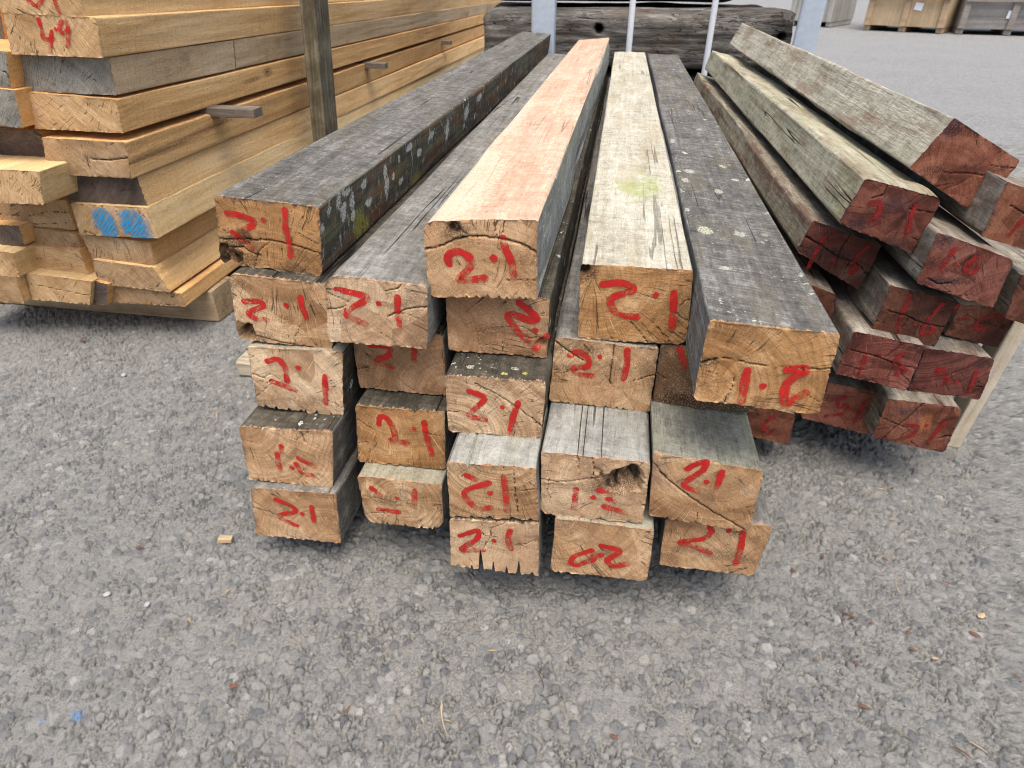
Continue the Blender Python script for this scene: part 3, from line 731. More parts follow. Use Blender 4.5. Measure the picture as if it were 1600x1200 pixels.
'M12':(1.070,[(-1.032,-0.535),(-1.004,-0.541),(-1.028,-0.587),(-1.059,-0.586)],[]),
}

# palettes: albedo dark, mid, light
TAN = ((.27, .140, .062), (.51, .308, .158), (.65, .445, .26))
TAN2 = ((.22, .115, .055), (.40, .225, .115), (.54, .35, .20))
ORANGE = ((.26, .125, .047), (.46, .245, .098), (.60, .375, .185))
PALE = ((.34, .20, .108), (.57, .382, .225), (.71, .53, .34))
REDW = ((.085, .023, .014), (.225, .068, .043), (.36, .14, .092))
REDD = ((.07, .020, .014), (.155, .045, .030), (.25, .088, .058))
DARKG = ((.046, .043, .036), (.132, .125, .110), (.28, .268, .242))
BLACKB = ((.022, .020, .016), (.068, .060, .044), (.16, .143, .105))
MIDG = ((.075, .072, .062), (.20, .194, .174), (.37, .362, .328))
PALEG = ((.24, .215, .155), (.46, .435, .345), (.62, .595, .505))
GREENG = ((.10, .098, .073), (.255, .252, .20), (.43, .425, .35))
SILVER = ((.22, .20, .15), (.52, .485, .385), (.72, .69, .57))
PINK = ((.36, .215, .138), (.53, .355, .245), (.66, .505, .385))

END = {}
STAIN = {   # u, v, half width, half height (m), colour, strength
 'A1': [(.2, .62, .022, .010, (.05, .035, .025), .85), (.1, .9, .03, .012, (.07, .05, .035), .8), (.75, .93, .022, .007, (.09, .055, .03), .7), (.85, .75, .018, .012, (.16, .085, .04), .5)],
 'A2': [(.62, .5, .022, .05, (.28, .15, .065), .5), (.2, .93, .03, .008, (.10, .06, .035), .7)],
 'B1': [(.9, .55, .014, .04, (.22, .13, .07), .5), (.95, .2, .02, .012, (.2, .14, .09), .6)],
 'C1': [(.27, .13, .014, .010, (.06, .045, .03), .8), (.92, .62, .016, .014, (.26, .14, .06), .6), (.1, .55, .010, .02, (.27, .16, .08), .4)],
 'C2': [(.3, .4, .05, .03, (.17, .09, .045), .5)],
 'D1': [(.92, .45, .012, .02, (.14, .09, .05), .6), (.06, .1, .012, .010, (.05, .035, .02), .8)],
 'D2': [(.2, .15, .04, .008, (.13, .08, .045), .7), (.4, .42, .06, .007, (.22, .13, .07), .5), (.95, .3, .012, .03, (.16, .10, .06), .5)],
 'D3': [(.70, .40, .028, .014, (.06, .04, .025), .8), (.4, .5, .05, .006, (.12, .08, .045), .5)],
 'D4': [(.2, .1, .03, .010, (.20, .11, .06), .6)],
 'E1': [(.72, .4, .03, .05, (.33, .17, .06), .45), (.04, .5, .012, .006, (.03, .02, .015), .8)],
 'E2': [(.5, .5, .08, .05, (.06, .038, .024), .75), (.5, .9, .08, .01, (.02, .015, .012), .8)],
 'E3': [(.05, .3, .012, .02, (.18, .13, .10), .5), (.6, .35, .05, .015, (.25, .14, .07), .4)],
 'E4': [(.45, .6, .05, .006, (.16, .11, .07), .6), (.75, .7, .04, .005, (.12, .08, .05), .6)],
 'R1': [(.06, .12, .012, .014, (.03, .022, .028), .9), (.55, .5, .05, .006, (.05, .018, .012), .6)],
 'R2': [(.5, .28, .018, .012, (.04, .025, .03), .7), (.2, .85, .010, .008, (.025, .02, .025), .9), (.75, .9, .02, .006, (.04, .02, .02), .7)],
 'R3': [(.4, .6, .04, .010, (.035, .02, .018), .8), (.85, .75, .02, .012, (.20, .13, .09), .6)],
 'R4': [(.12, .1, .012, .008, (.03, .022, .03), .8), (.3, .8, .02, .005, (.03, .022, .028), .9)],
 'R6': [(.7, .3, .02, .006, (.04, .02, .02), .7)], 'R9': [(.85, .15, .014, .008, (.03, .02, .02), .8)], 'R11': [(.3, .25, .016, .008, (.05, .025, .035), .7), (.6, .45, .008, .016, (.40, .15, .05), .6)],
}
def ends(key, pal, **kw):
    q = np.array(DATA[key][1]); q = q - [q[:, 0].mean(), q[:, 1].min()]
    rr = np.random.RandomState(abs(hash_name(key)) % 99991)
    dk = tuple(c * .55 for c in pal[0])
    lst = STAIN.get(key, []) + [(rr.rand(), rr.rand(), .006 + .02 * rr.rand(), .003 + .010 * rr.rand(), dk, .35 + .3 * rr.rand()) for _ in range(3)]
    sp = []
    for (u, v, a, c, col, amt) in lst:
        p = q[0] * (1 - u) * (1 - v) + q[1] * u * (1 - v) + q[2] * u * v + q[3] * (1 - u) * v
        sp.append((p[0], 0., p[1], a, .05, c, col, amt))
    return end_mat("sawn_end_" + key, *pal, spots=sp, **kw)
def hash_name(s): return sum(ord(c) * 31 ** i for i, c in enumerate(s))

MAIN_G = "squared timber beams stacked in the middle pile"
RED_G = "red hardwood beams stacked in the right pile"
red_paint = paint_mat("red_marking_paint", dry=.45)
red_paint_dry = paint_mat("worn_red_marking_paint", dry=.8, seed=4.)
dark_red_paint = paint_mat("dark_red_marking_paint", (.21, .009, .009), .6, 8.)

side_black = side_mat("mouldy_black_side", *BLACKB, seed=1., brown=(.12, .06, .03), brownamt=.5, lichen=.4, streak=.35)
side_grey = side_mat("grey_side", *DARKG, seed=2., lichen=.15, speck=.4)
side_dark = side_mat("dark_side", *BLACKB, seed=3., lichen=.2, speck=.5)
side_mid = side_mat("mid_grey_side", *MIDG, seed=4., cracks=.9)

B = {}
# key: (end palette, end kwargs, top material, side material, beam kwargs, label)
top_A1 = side_mat("top_slate", *DARKG, seed=5., speck=.45, brown=(.10, .085, .05), brownamt=.35, saw=.7, cracks=.9)
side_A1 = side_mat("side_lichen_black", *BLACKB, seed=6., brown=(.14, .062, .028), brownamt=.75, lichen=.7, streak=.7, green=.25, lichencol=(.50, .51, .46), spots=[(.062, 0.055, 0.070, .02, 0.008, 0.011, (.52, .53, .48), .85), (.062, 0.067, 0.053, .02, 0.010, 0.012, (.52, .53, .48), .85), (.062, 0.094, 0.056, .02, 0.008, 0.010, (.52, .53, .48), .85), (.062, 0.095, 0.039, .02, 0.008, 0.008, (.52, .53, .48), .85), (.062, 0.007, 0.053, .02, 0.006, 0.006, (.52, .53, .48), .85), (.062, 0.150, 0.039, .02, 0.009, 0.006, (.52, .53, .48), .85), (.062, 0.217, 0.041, .02, 0.010, 0.013, (.52, .53, .48), .85), (.062, 0.213, 0.060, .02, 0.008, 0.010, (.52, .53, .48), .85), (.062, 0.370, 0.049, .02, 0.014, 0.006, (.52, .53, .48), .85), (.062, 0.322, 0.068, .02, 0.016, 0.006, (.52, .53, .48), .85), (.062, 0.548, 0.046, .02, 0.012, 0.022, (.52, .53, .48), .85), (.062, 0.134, 0.066, .02, 0.010, 0.006, (.52, .53, .48), .85), (.062, 0.080, 0.072, .02, 0.012, 0.005, (.52, .53, .48), .85), (.062, 0.030, 0.066, .02, 0.006, 0.004, (.52, .53, .48), .85), (.062, 0.280, 0.030, .02, 0.012, 0.005, (.52, .53, .48), .85), (.062, 0.440, 0.060, .02, 0.018, 0.006, (.52, .53, .48), .85), (.062, 0.700, 0.050, .02, 0.020, 0.015, (.52, .53, .48), .85), (.062, 0.820, 0.060, .02, 0.030, 0.008, (.52, .53, .48), .85), (.062, .112, .022, .02, .018, .020, (.24, .24, .035), .9), (.062, .135, .012, .02, .012, .014, (.24, .24, .035), .8), (.064, .36, .012, .02, .03, .012, (.20, .20, .05), .7)], saw=.9)
top_B1 = side_mat("top_slate_pale", *MIDG, seed=7., speck=.3, brown=(.16, .13, .08), brownamt=.3, saw=.6, cracks=.9)
top_C1 = side_mat("top_planed_pink", *PINK, seed=8., saw=.5, cracks=.4, grain=1.1, spots=[(-.05, .12, .085, .045, .20, .05, (.60, .49, .36), .75), (-.055, .55, .085, .022, .35, .05, (.58, .47, .35), .7), (-.06, 1.2, .085, .014, .5, .05, (.56, .46, .35), .6)], brown=(.40, .30, .22), brownamt=.25, rough=.5, fresh=(.60, .42, .30))
side_C1 = side_mat("side_silver_green", (.10, .105, .095), (.25, .26, .235), (.42, .43, .39), seed=9., lichen=.15, green=.25)
top_D1 = side_mat("top_bleached", *PALEG, seed=10., green=.12, moss=[(.005, .30, .087, .045, .10)], mosscol=(.27, .34, .05), saw=.55, cracks=.5, brown=(.34, .27, .15), brownamt=.35)
side_D1 = side_mat("side_grey_d", *MIDG, seed=11.)
top_E1 = side_mat("top_charcoal", (.042, .040, .034), (.122, .117, .105), (.27, .262, .24), seed=12., lichen=.05, speck=.5, brown=(.15, .13, .085), brownamt=.45, saw=.8, lichencol=(.52, .53, .44), fresh=(.58, .33, .18), spots=[(-0.037, 0.236, .086, 0.009, 0.014, .03, (.50, .53, .36), .8), (0.004, 0.236, .086, 0.008, 0.010, .03, (.40, .42, .32), .8), (-0.053, 0.311, .086, 0.005, 0.008, .03, (.50, .50, .45), .7), (-0.003, 0.404, .086, 0.006, 0.010, .03, (.45, .42, .32), .8), (-0.035, 0.501, .086, 0.008, 0.012, .03, (.50, .50, .45), .7), (-0.027, 0.125, .086, 0.006, 0.006, .03, (.45, .46, .36), .8), (-0.056, 0.396, .086, 0.004, 0.012, .03, (.50, .50, .45), .7), (-0.045, 0.450, .086, 0.006, 0.012, .03, (.50, .50, .45), .7), (0.020, 0.550, .086, 0.006, 0.010, .03, (.48, .46, .36), .8), (-0.050, 0.700, .086, 0.004, 0.020, .03, (.50, .50, .45), .7)])
side_E1 = side_mat("side_flaky_grey", (.05, .05, .045), (.15, .15, .135), (.34, .34, .31), seed=13., lichen=.45, lichencol=(.60, .61, .57))
top_E3 = side_mat("top_green_grey", *GREENG, seed=14., green=.35, speck=.2, saw=.5, lichencol=(.4, .41, .36))
top_D3 = side_mat("top_silver", (.13, .13, .118), (.29, .29, .265), (.43, .43, .40), seed=15., green=.12, cracks=1., saw=.4)
top_A4 = side_mat("top_black_lichen", *BLACKB, seed=16., lichen=1.0, cracks=1., lichencol=(.68, .70, .64))
top_C3 = side_mat("top_black_speckled", *BLACKB, seed=17., lichen=.5, speck=.9, cracks=.8, spots=[(.01, .010, .079, .004, .003, .02, (.45, .42, .10), .8), (.032, .014, .079, .003, .003, .02, (.45, .42, .10), .8), (.02, .022, .079, .005, .003, .02, (.5, .5, .42), .8), (-.03, .02, .079, .004, .004, .02, (.5, .5, .45), .8)])
top_C4 = side_mat("top_silver_c", (.14, .14, .125), (.31, .31, .28), (.45, .45, .41), seed=18., cracks=1., green=.2)
top_dark = side_mat("top_black_checked", *BLACKB, seed=19., cracks=1., speck=.2)
top_tan = side_mat("top_greenish_tan", (.16, .145, .10), (.31, .29, .21), (.44, .42, .33), seed=20., cracks=1.)

mid_mats = dict(
 A1=(ORANGE, dict(pith=(-.01, -.03), seed=1, saw=78, sawamt=.5, grimeamt=.85, sector=.3, rayamt=.5), top_A1, side_A1,
     dict(holes=[(.10, .93, .016, .010), (.25, .60, .012, .004)], cracks=[([(0, .74), (.2, .72), (.4, .80)], .0012, .004), ([(.02, .62), (.25, .60), (.52, .55), (.8, .60), (1, .66)], .0011, .004), ([(.52, .55), (.38, .75), (.33, 1)], .0008, .003)],
          notches=[(2, .9, .012, .010), (2, .55, .010, .003)], rag=(.0006, .0006, .003, .002), wane=(0, .001, .004, .006)),
     "slate grey topped beam alone at the top left of the pile, its right side blotched with white lichen"),
 A2=(TAN, dict(pith=(.02, .16), seed=2, saw=5, sawamt=.2, grimeamt=.55, sector=.9), top_dark, side_black,
     dict(holes=[(.09, .88, .014, .022)], cracks=[([(.2, .9), (.45, .97), (.8, .99)], .0012, .004)], wane=(.004, 0, 0, .008), rag=(.0008, .0006, .002, .001)),
     "left column beam with a rotten round hole in the lower left corner of its end"),
 A3=(PALE, dict(pith=(-.02, .02), seed=3, saw=15, sawamt=.3, grimeamt=.5, sector=.7, rayamt=.7), top_tan, side_dark,
     dict(cracks=[([(.0, .45), (.12, .5), (.2, .42), (.3, .5)], .0008, .003), ([(.05, .55), (.14, .58), (.22, .52)], .0007, .002)], notches=[(2, p, .004, .006) for p in (.12, .3, .42, .5, .63, .78, .9)], rag=(.001, .001, .004, .001)),
     "left column beam with a scalloped splintery lower edge, third from the top of the column"),
 A4=(TAN, dict(pith=(-.045, .09), seed=4, saw=40, sawamt=.4, ringamt=.6, rayamt=.9, sector=.6), top_A4, side_grey,
     dict(cracks=[([(.66, .06), (.68, .14), (.70, .22)], .0022, .006)], notches=[(0, .62, .0025, .006), (0, .24, .003, .004)], rag=(.002, .0006, .001, .0006)),
     "left column beam with white lichen on its black top, its red mark upside down"),
 A5=(TAN, dict(pith=(.05, -.01), seed=5, saw=22, sawamt=.6, ringamt=.5, rayamt=.7, sector=.8), top_B1, side_grey, dict(cracks=[([(0, .42), (.15, .46), (.3, .55)], .0009, .003)], rag=(.0015, .0006, .001, .0006)),
     "lowest beam of the left column, nearest to the asphalt"),
 B1=(PALE, dict(pith=(-.05, .075), seed=6, saw=45, sawamt=.5, grimeamt=.35, sector=.9), top_B1, side_mid,
     dict(cracks=[([(0, .5), (.1, .49), (.2, .42)], .0009, .003), ([(.62, .52), (.72, .44), (.86, .36), (1, .31)], .0013, .004), ([(.75, .0), (.72, .07), (.6, .14)], .0008, .003), ([(0, .22), (.1, .2)], .0009, .003)],
          wane=(.012, .003, 0, 0), rag=(.001, .0006, .002, .0006)),
     "beam topping the second column, its weathered grey top one step below its neighbours"),
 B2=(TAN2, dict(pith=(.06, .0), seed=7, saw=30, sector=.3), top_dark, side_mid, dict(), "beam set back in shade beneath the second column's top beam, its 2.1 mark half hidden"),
 B3=(ORANGE, dict(pith=(.0, .12), seed=8, saw=10, sawamt=.5, rayamt=1., sector=.4, grimeamt=.4), top_dark, side_mid, dict(rag=(.003, .0006, .001, .0006), notches=[(0, .66, .003, .005), (0, .3, .002, .004)]),
     "orange-brown beam with a black checked top, second column, one up from the bottom"),
 B4=(TAN, dict(pith=(.0, .045), seed=9, saw=8, sawamt=.3, ringamt=.7, sector=.6), top_tan, side_mid,
     dict(cracks=[([(.05, .4), (.12, .45), (.2, .42), (.3, .48)], .0007, .002), ([(.42, .5), (.5, .42), (.6, .5)], .0006, .002), ([(.9, .45), (.95, .6), (1, .55)], .0009, .002)], wane=(0, 0, .014, .012), notches=[(2, p, .003, .005) for p in (.1, .27, .5, .72)]),
     "bottom beam of the second column with rounded lower corners and a faint worn mark"),
 C1=(TAN, dict(pith=(.0, -.02), seed=10, saw=48, sawamt=.35, grimeamt=.45, sector=.3, ringamt=.4), top_C1, side_C1,
     dict(holes=[(.265, .10, .0085, .006)], cracks=[([(0, .36), (.12, .33), (.25, .24), (.4, .195), (.55, .195), (.7, .22), (.85, .28), (1, .40)], .0013, .005)] + [([(a, .0), (a + .03, .12), (a + .06, .3)], .0006, .002) for a in (.42, .6)] + [([(.29, .2), (.31, .4)], .0006, .002)],
          notches=[(2, p, .003, .0045) for p in (.1, .18, .27, .36, .46, .55, .66)], wane=(.007, 0, 0, .002), wob=.004, pw=.0088),
     "freshly planed pinkish beam on the very top at the centre of the pile"),
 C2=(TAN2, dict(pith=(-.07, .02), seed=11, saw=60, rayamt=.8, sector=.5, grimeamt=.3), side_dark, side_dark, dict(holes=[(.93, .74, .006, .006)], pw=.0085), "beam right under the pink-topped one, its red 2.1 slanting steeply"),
 C3=(PALE, dict(pith=(-.05, -.01), seed=12, saw=70, ringamt=.9, sector=.5, grimeamt=.3), top_C3, side_dark,
     dict(cracks=[([(.3, .12), (.5, .25), (.75, .5), (.98, .75)], .0009, .003)], rag=(.002, .0006, .001, .001), wane=(0, 0, .006, .002)),
     "centre column beam with yellow and white specks on its black top"),
 C4=(TAN, dict(pith=(.005, .105), seed=13, saw=15, ringamt=.9, rayamt=.3, sector=.4, grimeamt=.3), top_C4, side_mid,
     dict(notches=[(2, p, .005, .0035) for p in (.12, .3, .55, .75, .9)] + [(0, .25, .0025, .008)], cracks=[([(.75, 0), (.76, .5), (.78, 1)], .0007, .003)], rag=(.0015, .0006, .002, .0006)),
     "centre column beam with a silvery top, its mark a mirrored 2 without hook, one up from the bottom"),
 C5=(PALE, dict(pith=(-.08, .06), seed=14, saw=0, sawamt=.3, rayamt=.3, sector=.4, grimeamt=.45, ringamt=.3), top_dark, side_mid,
     dict(notches=[(2, .09, .004, .008), (2, .24, .0036, .034), (2, .36, .0030, .020), (2, .50, .0030, .026), (2, .635, .005, .054), (2, .75, .003, .010), (2, .9, .003, .006)],
          cracks=[([(.36, .62), (.41, .45), (.45, .35), (.47, .12)], .0009, .004)], rag=(.001, .001, .004, .001)),
     "centre column bottom beam with deep vertical splits along its lower edge"),
 D1=(ORANGE, dict(pith=(-.045, .075), seed=15, saw=88, sawamt=.6, rayamt=.9, sector=.5, grimeamt=.35), top_D1, side_D1,
     dict(holes=[(.035, .06, .006, .008)], wane=(0, 0, .006, 0), cracks=[([(.9, .5), (.96, .4), (1, .38)], .0007, .002)], pw=.0084),
     "bleached pale topped beam with a green algae patch"),
 D2=(TAN, dict(pith=(.015, .03), seed=16, saw=30, rayamt=.7, sector=.6, grimeamt=.55), side_mid, side_mid,
     dict(notches=[(2, p, .003, .004) for p in (.15, .25, .33, .42, .55, .7, .82)], cracks=[([(.58, 0), (.575, .3), (.58, .65)], .0011, .004), ([(1, .4), (.92, .45), (.86, .5), (.8, .52)], .0009, .003), ([(.0, .05), (.15, .2), (.3, .3)], .0012, .003)], rag=(.001, .002, .003, .001)),
     "beam set back directly below the bleached topped beam"),
 D3=(PALE, dict(pith=(.03, .055), seed=17, saw=85, rayamt=.4, sector=.3, grimeamt=.4), top_D3, side_mid,
     dict(holes=[(.80, .28, .022, .018), (.68, .42, .011, .006)], cracks=[([(.0, .42), (.12, .45), (.3, .42), (.45, .34), (.6, .3)], .0009, .004), ([(.33, 0), (.34, .15), (.36, .2)], .0008, .003), ([(.47, .02), (.5, .2), (.47, .45)], .0008, .003), ([(.08, .4), (.06, .6), (.1, .75)], .0007, .002)],
          notches=[(2, p, .003, .004) for p in (.4, .6, .78, .9)], wane=(0, 0, 0, .008)),
     "silver grey topped beam with a big dark knot hole in its end"),
 D4=(TAN, dict(pith=(-.06, .10), seed=18, saw=35, sawamt=.6, sector=.6, grimeamt=.3), top_tan, side_mid, dict(wane=(0, 0, .004, .002)),
     "bottom beam marked upside down 2.0, beneath the beam with the knot hole"),
 E1=(ORANGE, dict(pith=(-.05, .02), seed=19, saw=60, sawamt=.5, ringamt=.8, sector=.7, grimeamt=.25), top_E1, side_E1,
     dict(cracks=[([(0, .52), (.1, .46), (.18, .43), (.4, .47), (.7, .46), (1, .42)], .0007, .003), ([(.0, .53), (.05, .5), (.12, .46)], .0016, .004)], rag=(.0015, .003, .0008, .0006), wane=(0, 0, .004, .003), pw=.0084),
     "charcoal topped beam at the right front corner of the pile, its red mark upside down"),
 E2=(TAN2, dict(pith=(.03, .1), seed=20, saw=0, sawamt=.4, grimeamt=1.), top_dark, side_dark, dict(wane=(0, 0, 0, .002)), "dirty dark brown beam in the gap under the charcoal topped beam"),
 E3=(TAN, dict(pith=(.01, .10), seed=21, saw=55, sawamt=.6, sector=.6, grimeamt=.4), top_E3, side_mid,
     dict(cracks=[([(.08, .28), (.2, .42), (.4, .6), (.6, .75), (.95, .98)], .0016, .003)], rag=(.0008, .0006, .0035, .001), wane=(0, .003, .002, .002)),
     "beam with a greenish grey top and a long diagonal split across its end"),
 E4=(TAN, dict(pith=(-.05, -.04), seed=22, saw=28, sawamt=.7, sector=.2, grimeamt=.3), side_mid, side_mid, dict(wane=(0, .004, .004, .002)),
     "bottom right corner beam with a smooth end marked 21"),
)
for k, (pal, ek, tm, sm, bk, lab) in mid_mats.items():
    Y, q, st = DATA[k]
    col = k[0]
    L = {'A': 2.19, 'B': 2.16, 'C': 2.0, 'D': 2.1, 'E': 2.16}[col]
    dr = {'A1': (.0055, .0), 'C1': (.006, .0), 'D1': (-.005, .0), 'E1': (-.0025, 0), 'B1': (-.004, 0)}.get(k, (0, 0))
    kw = dict(pw=.0076); kw.update(bk)
    o = beam("timber_beam", Y, q, L, [ends(k, pal, **ek), tm, sm], dr, st, red_paint_dry if k in ('A4', 'B4', 'D3', 'C4') else red_paint, seed=ek['seed'], **kw)
    tag(o, lab, "timber beam", MAIN_G)

# ---------------------------------------------------------------- right pile: weathered red hardwood
red_side1 = side_mat("silver_red_side", *SILVER, seed=30., green=.40, brown=(.24, .10, .06), brownamt=.45, cracks=.5, saw=.55, rough=2.6, fresh=(.22, .08, .05))
red_side2 = side_mat("green_silver_side", (.20, .185, .115), (.50, .47, .335), (.69, .66, .505), seed=31., green=.32, brown=(.20, .085, .05), brownamt=.4, cracks=1., saw=.7, rough=2.6, moss=[(-.05, .02, .03, .03, .012)], mosscol=(.50, .46, .08), fresh=(.22, .08, .05))
red_side3 = side_mat("brown_silver_side", (.13, .105, .075), (.33, .285, .205), (.55, .50, .385), seed=32., green=.15, brown=(.14, .060, .035), brownamt=.75, cracks=1., rough=2.6, fresh=(.2, .07, .045))
red_side4 = side_mat("grey_red_side", (.09, .078, .062), (.26, .232, .185), (.46, .425, .35), seed=33., brown=(.12, .055, .035), brownamt=.5, cracks=1., fresh=(.2, .07, .045))
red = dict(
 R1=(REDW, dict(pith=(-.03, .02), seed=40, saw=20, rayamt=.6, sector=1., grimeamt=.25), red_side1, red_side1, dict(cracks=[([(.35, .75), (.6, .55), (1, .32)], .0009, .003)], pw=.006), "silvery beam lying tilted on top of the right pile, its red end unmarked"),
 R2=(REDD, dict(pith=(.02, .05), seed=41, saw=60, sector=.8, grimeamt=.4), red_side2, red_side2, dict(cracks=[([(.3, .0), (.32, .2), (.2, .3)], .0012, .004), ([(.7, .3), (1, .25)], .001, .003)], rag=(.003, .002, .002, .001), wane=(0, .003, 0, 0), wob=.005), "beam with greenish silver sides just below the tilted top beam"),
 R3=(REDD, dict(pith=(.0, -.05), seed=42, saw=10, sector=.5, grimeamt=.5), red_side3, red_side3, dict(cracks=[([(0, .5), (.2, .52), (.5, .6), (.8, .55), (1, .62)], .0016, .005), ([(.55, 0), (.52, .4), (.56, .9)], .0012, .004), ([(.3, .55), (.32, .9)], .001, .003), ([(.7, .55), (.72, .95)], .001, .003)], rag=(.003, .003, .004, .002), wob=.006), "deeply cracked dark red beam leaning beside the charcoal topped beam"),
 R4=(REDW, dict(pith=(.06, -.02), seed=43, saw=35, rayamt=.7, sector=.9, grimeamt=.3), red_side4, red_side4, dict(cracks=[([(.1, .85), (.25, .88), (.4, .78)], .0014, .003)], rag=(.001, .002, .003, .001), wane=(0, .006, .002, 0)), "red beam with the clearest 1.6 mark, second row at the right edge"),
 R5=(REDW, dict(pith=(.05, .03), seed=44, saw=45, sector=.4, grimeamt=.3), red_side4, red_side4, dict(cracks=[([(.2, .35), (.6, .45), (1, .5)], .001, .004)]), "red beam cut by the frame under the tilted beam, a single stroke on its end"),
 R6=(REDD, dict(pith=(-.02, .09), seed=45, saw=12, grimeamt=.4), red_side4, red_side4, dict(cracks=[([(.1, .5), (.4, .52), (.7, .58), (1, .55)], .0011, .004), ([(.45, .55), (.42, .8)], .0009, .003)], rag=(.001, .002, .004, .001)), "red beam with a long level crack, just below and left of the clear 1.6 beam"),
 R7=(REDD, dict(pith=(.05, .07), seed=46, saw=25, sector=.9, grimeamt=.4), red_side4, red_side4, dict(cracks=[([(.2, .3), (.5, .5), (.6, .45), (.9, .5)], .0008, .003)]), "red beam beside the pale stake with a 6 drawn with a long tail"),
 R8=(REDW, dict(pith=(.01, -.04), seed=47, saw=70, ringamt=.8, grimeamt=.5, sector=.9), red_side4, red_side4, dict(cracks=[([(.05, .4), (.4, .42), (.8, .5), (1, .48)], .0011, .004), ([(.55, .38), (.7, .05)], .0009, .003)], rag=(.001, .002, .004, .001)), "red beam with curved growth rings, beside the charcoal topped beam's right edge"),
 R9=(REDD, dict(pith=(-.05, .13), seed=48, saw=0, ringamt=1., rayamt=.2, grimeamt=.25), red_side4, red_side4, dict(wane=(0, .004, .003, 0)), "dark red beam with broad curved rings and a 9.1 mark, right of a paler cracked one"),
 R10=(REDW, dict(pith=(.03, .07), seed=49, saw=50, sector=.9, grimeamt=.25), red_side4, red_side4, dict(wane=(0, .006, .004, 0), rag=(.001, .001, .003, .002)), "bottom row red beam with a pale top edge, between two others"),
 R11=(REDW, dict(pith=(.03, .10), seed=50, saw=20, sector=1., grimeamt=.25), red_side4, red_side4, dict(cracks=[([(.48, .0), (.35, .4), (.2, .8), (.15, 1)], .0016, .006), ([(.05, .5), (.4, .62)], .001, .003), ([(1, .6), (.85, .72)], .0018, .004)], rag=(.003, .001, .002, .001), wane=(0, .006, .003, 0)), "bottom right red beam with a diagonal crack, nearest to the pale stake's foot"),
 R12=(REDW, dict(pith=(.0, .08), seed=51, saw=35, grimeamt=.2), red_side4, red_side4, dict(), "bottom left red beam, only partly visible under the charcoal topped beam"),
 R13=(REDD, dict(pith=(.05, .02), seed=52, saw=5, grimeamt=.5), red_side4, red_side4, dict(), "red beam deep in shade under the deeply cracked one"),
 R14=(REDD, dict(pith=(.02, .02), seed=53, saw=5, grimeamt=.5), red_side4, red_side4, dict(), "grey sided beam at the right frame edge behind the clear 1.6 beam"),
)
for k, (pal, ek, tm, sm, bk, lab) in red.items():
    Y, q, st = DATA[k]
    kw = dict(pw=.0062, corner=.003); kw.update(bk)
    rr = np.random.RandomState(int(ek['seed'])); tint = np.array([1., 1. + .22 * rr.rand(), 1. + .15 * rr.rand()]) * (.62 + .34 * rr.rand()); pal = [tuple(float(v) for v in np.array(c) * tint) for c in pal]
    dr = {'R1': (-.016, .004), 'R2': (-.010, -.004), 'R3': (-.012, -.006)}.get(k, (-.010, 0))
    o = beam("hardwood_beam", Y, q, 1.6, [ends(k, pal, **dict(ek, grime=(.040, .026, .028), grimeamt=ek['grimeamt'] + .2)), tm, sm], dr, st, dark_red_paint, seed=ek['seed'], **kw)
    tag(o, lab, "timber beam", RED_G)

# ---------------------------------------------------------------- left stack: fresh sawn boards
FRESH = ((.57, .31, .115), (.84, .535, .24), (.93, .68, .38))
FRESH2 = ((.52, .265, .09), (.80, .465, .185), (.90, .61, .30))
ENDF = ((.35, .195, .082), (.60, .385, .19), (.74, .52, .30))
ENDF2 = ((.27, .16, .075), (.46, .30, .16), (.58, .41, .245))
ENDG = ((.13, .122, .10), (.29, .275, .23), (.40, .385, .335))
ENDB = ((.055, .042, .034), (.135, .10, .078), (.23, .175, .135))
bs = [board_side_mat("board_face", *FRESH, seed=1.), board_side_mat("board_face_warm", *FRESH2, seed=4., stain=.45), board_side_mat("board_face_pale", (.55, .345, .14), (.80, .565, .275), (.88, .70, .42), seed=7., stain=.2)]
bs.append(board_side_mat("board_face_knotty", *FRESH2, seed=11., stain=.35, spots=[(.085, .585, .03, .03, .030, .012, (.24, .12, .04), .85), (.085, .585, .03, .03, .012, .0045, (.07, .035, .018), .9), (.085, .50, .022, .03, .05, .006, (.30, .15, .05), .8), (.085, 1.7, .035, .03, .05, .010, (.33, .18, .07), .7)]))
bs.append(board_side_mat("board_face_shaken", *FRESH2, seed=14., stain=.4, spots=[(.085, .07, .027, .03, .13, .0035, (.06, .035, .02), .95), (.085, .26, .034, .03, .14, .004, (.16, .085, .04), .85), (.085, .15, .030, .03, .16, .010, (.36, .20, .09), .7), (.085, .50, .040, .03, .22, .004, (.30, .16, .07), .7)]))
bs.append(board_side_mat("board_face_weathered", (.38, .25, .13), (.62, .445, .255), (.76, .60, .39), seed=17., stain=.6))
BG = "sawn boards in the tall stack on the left"
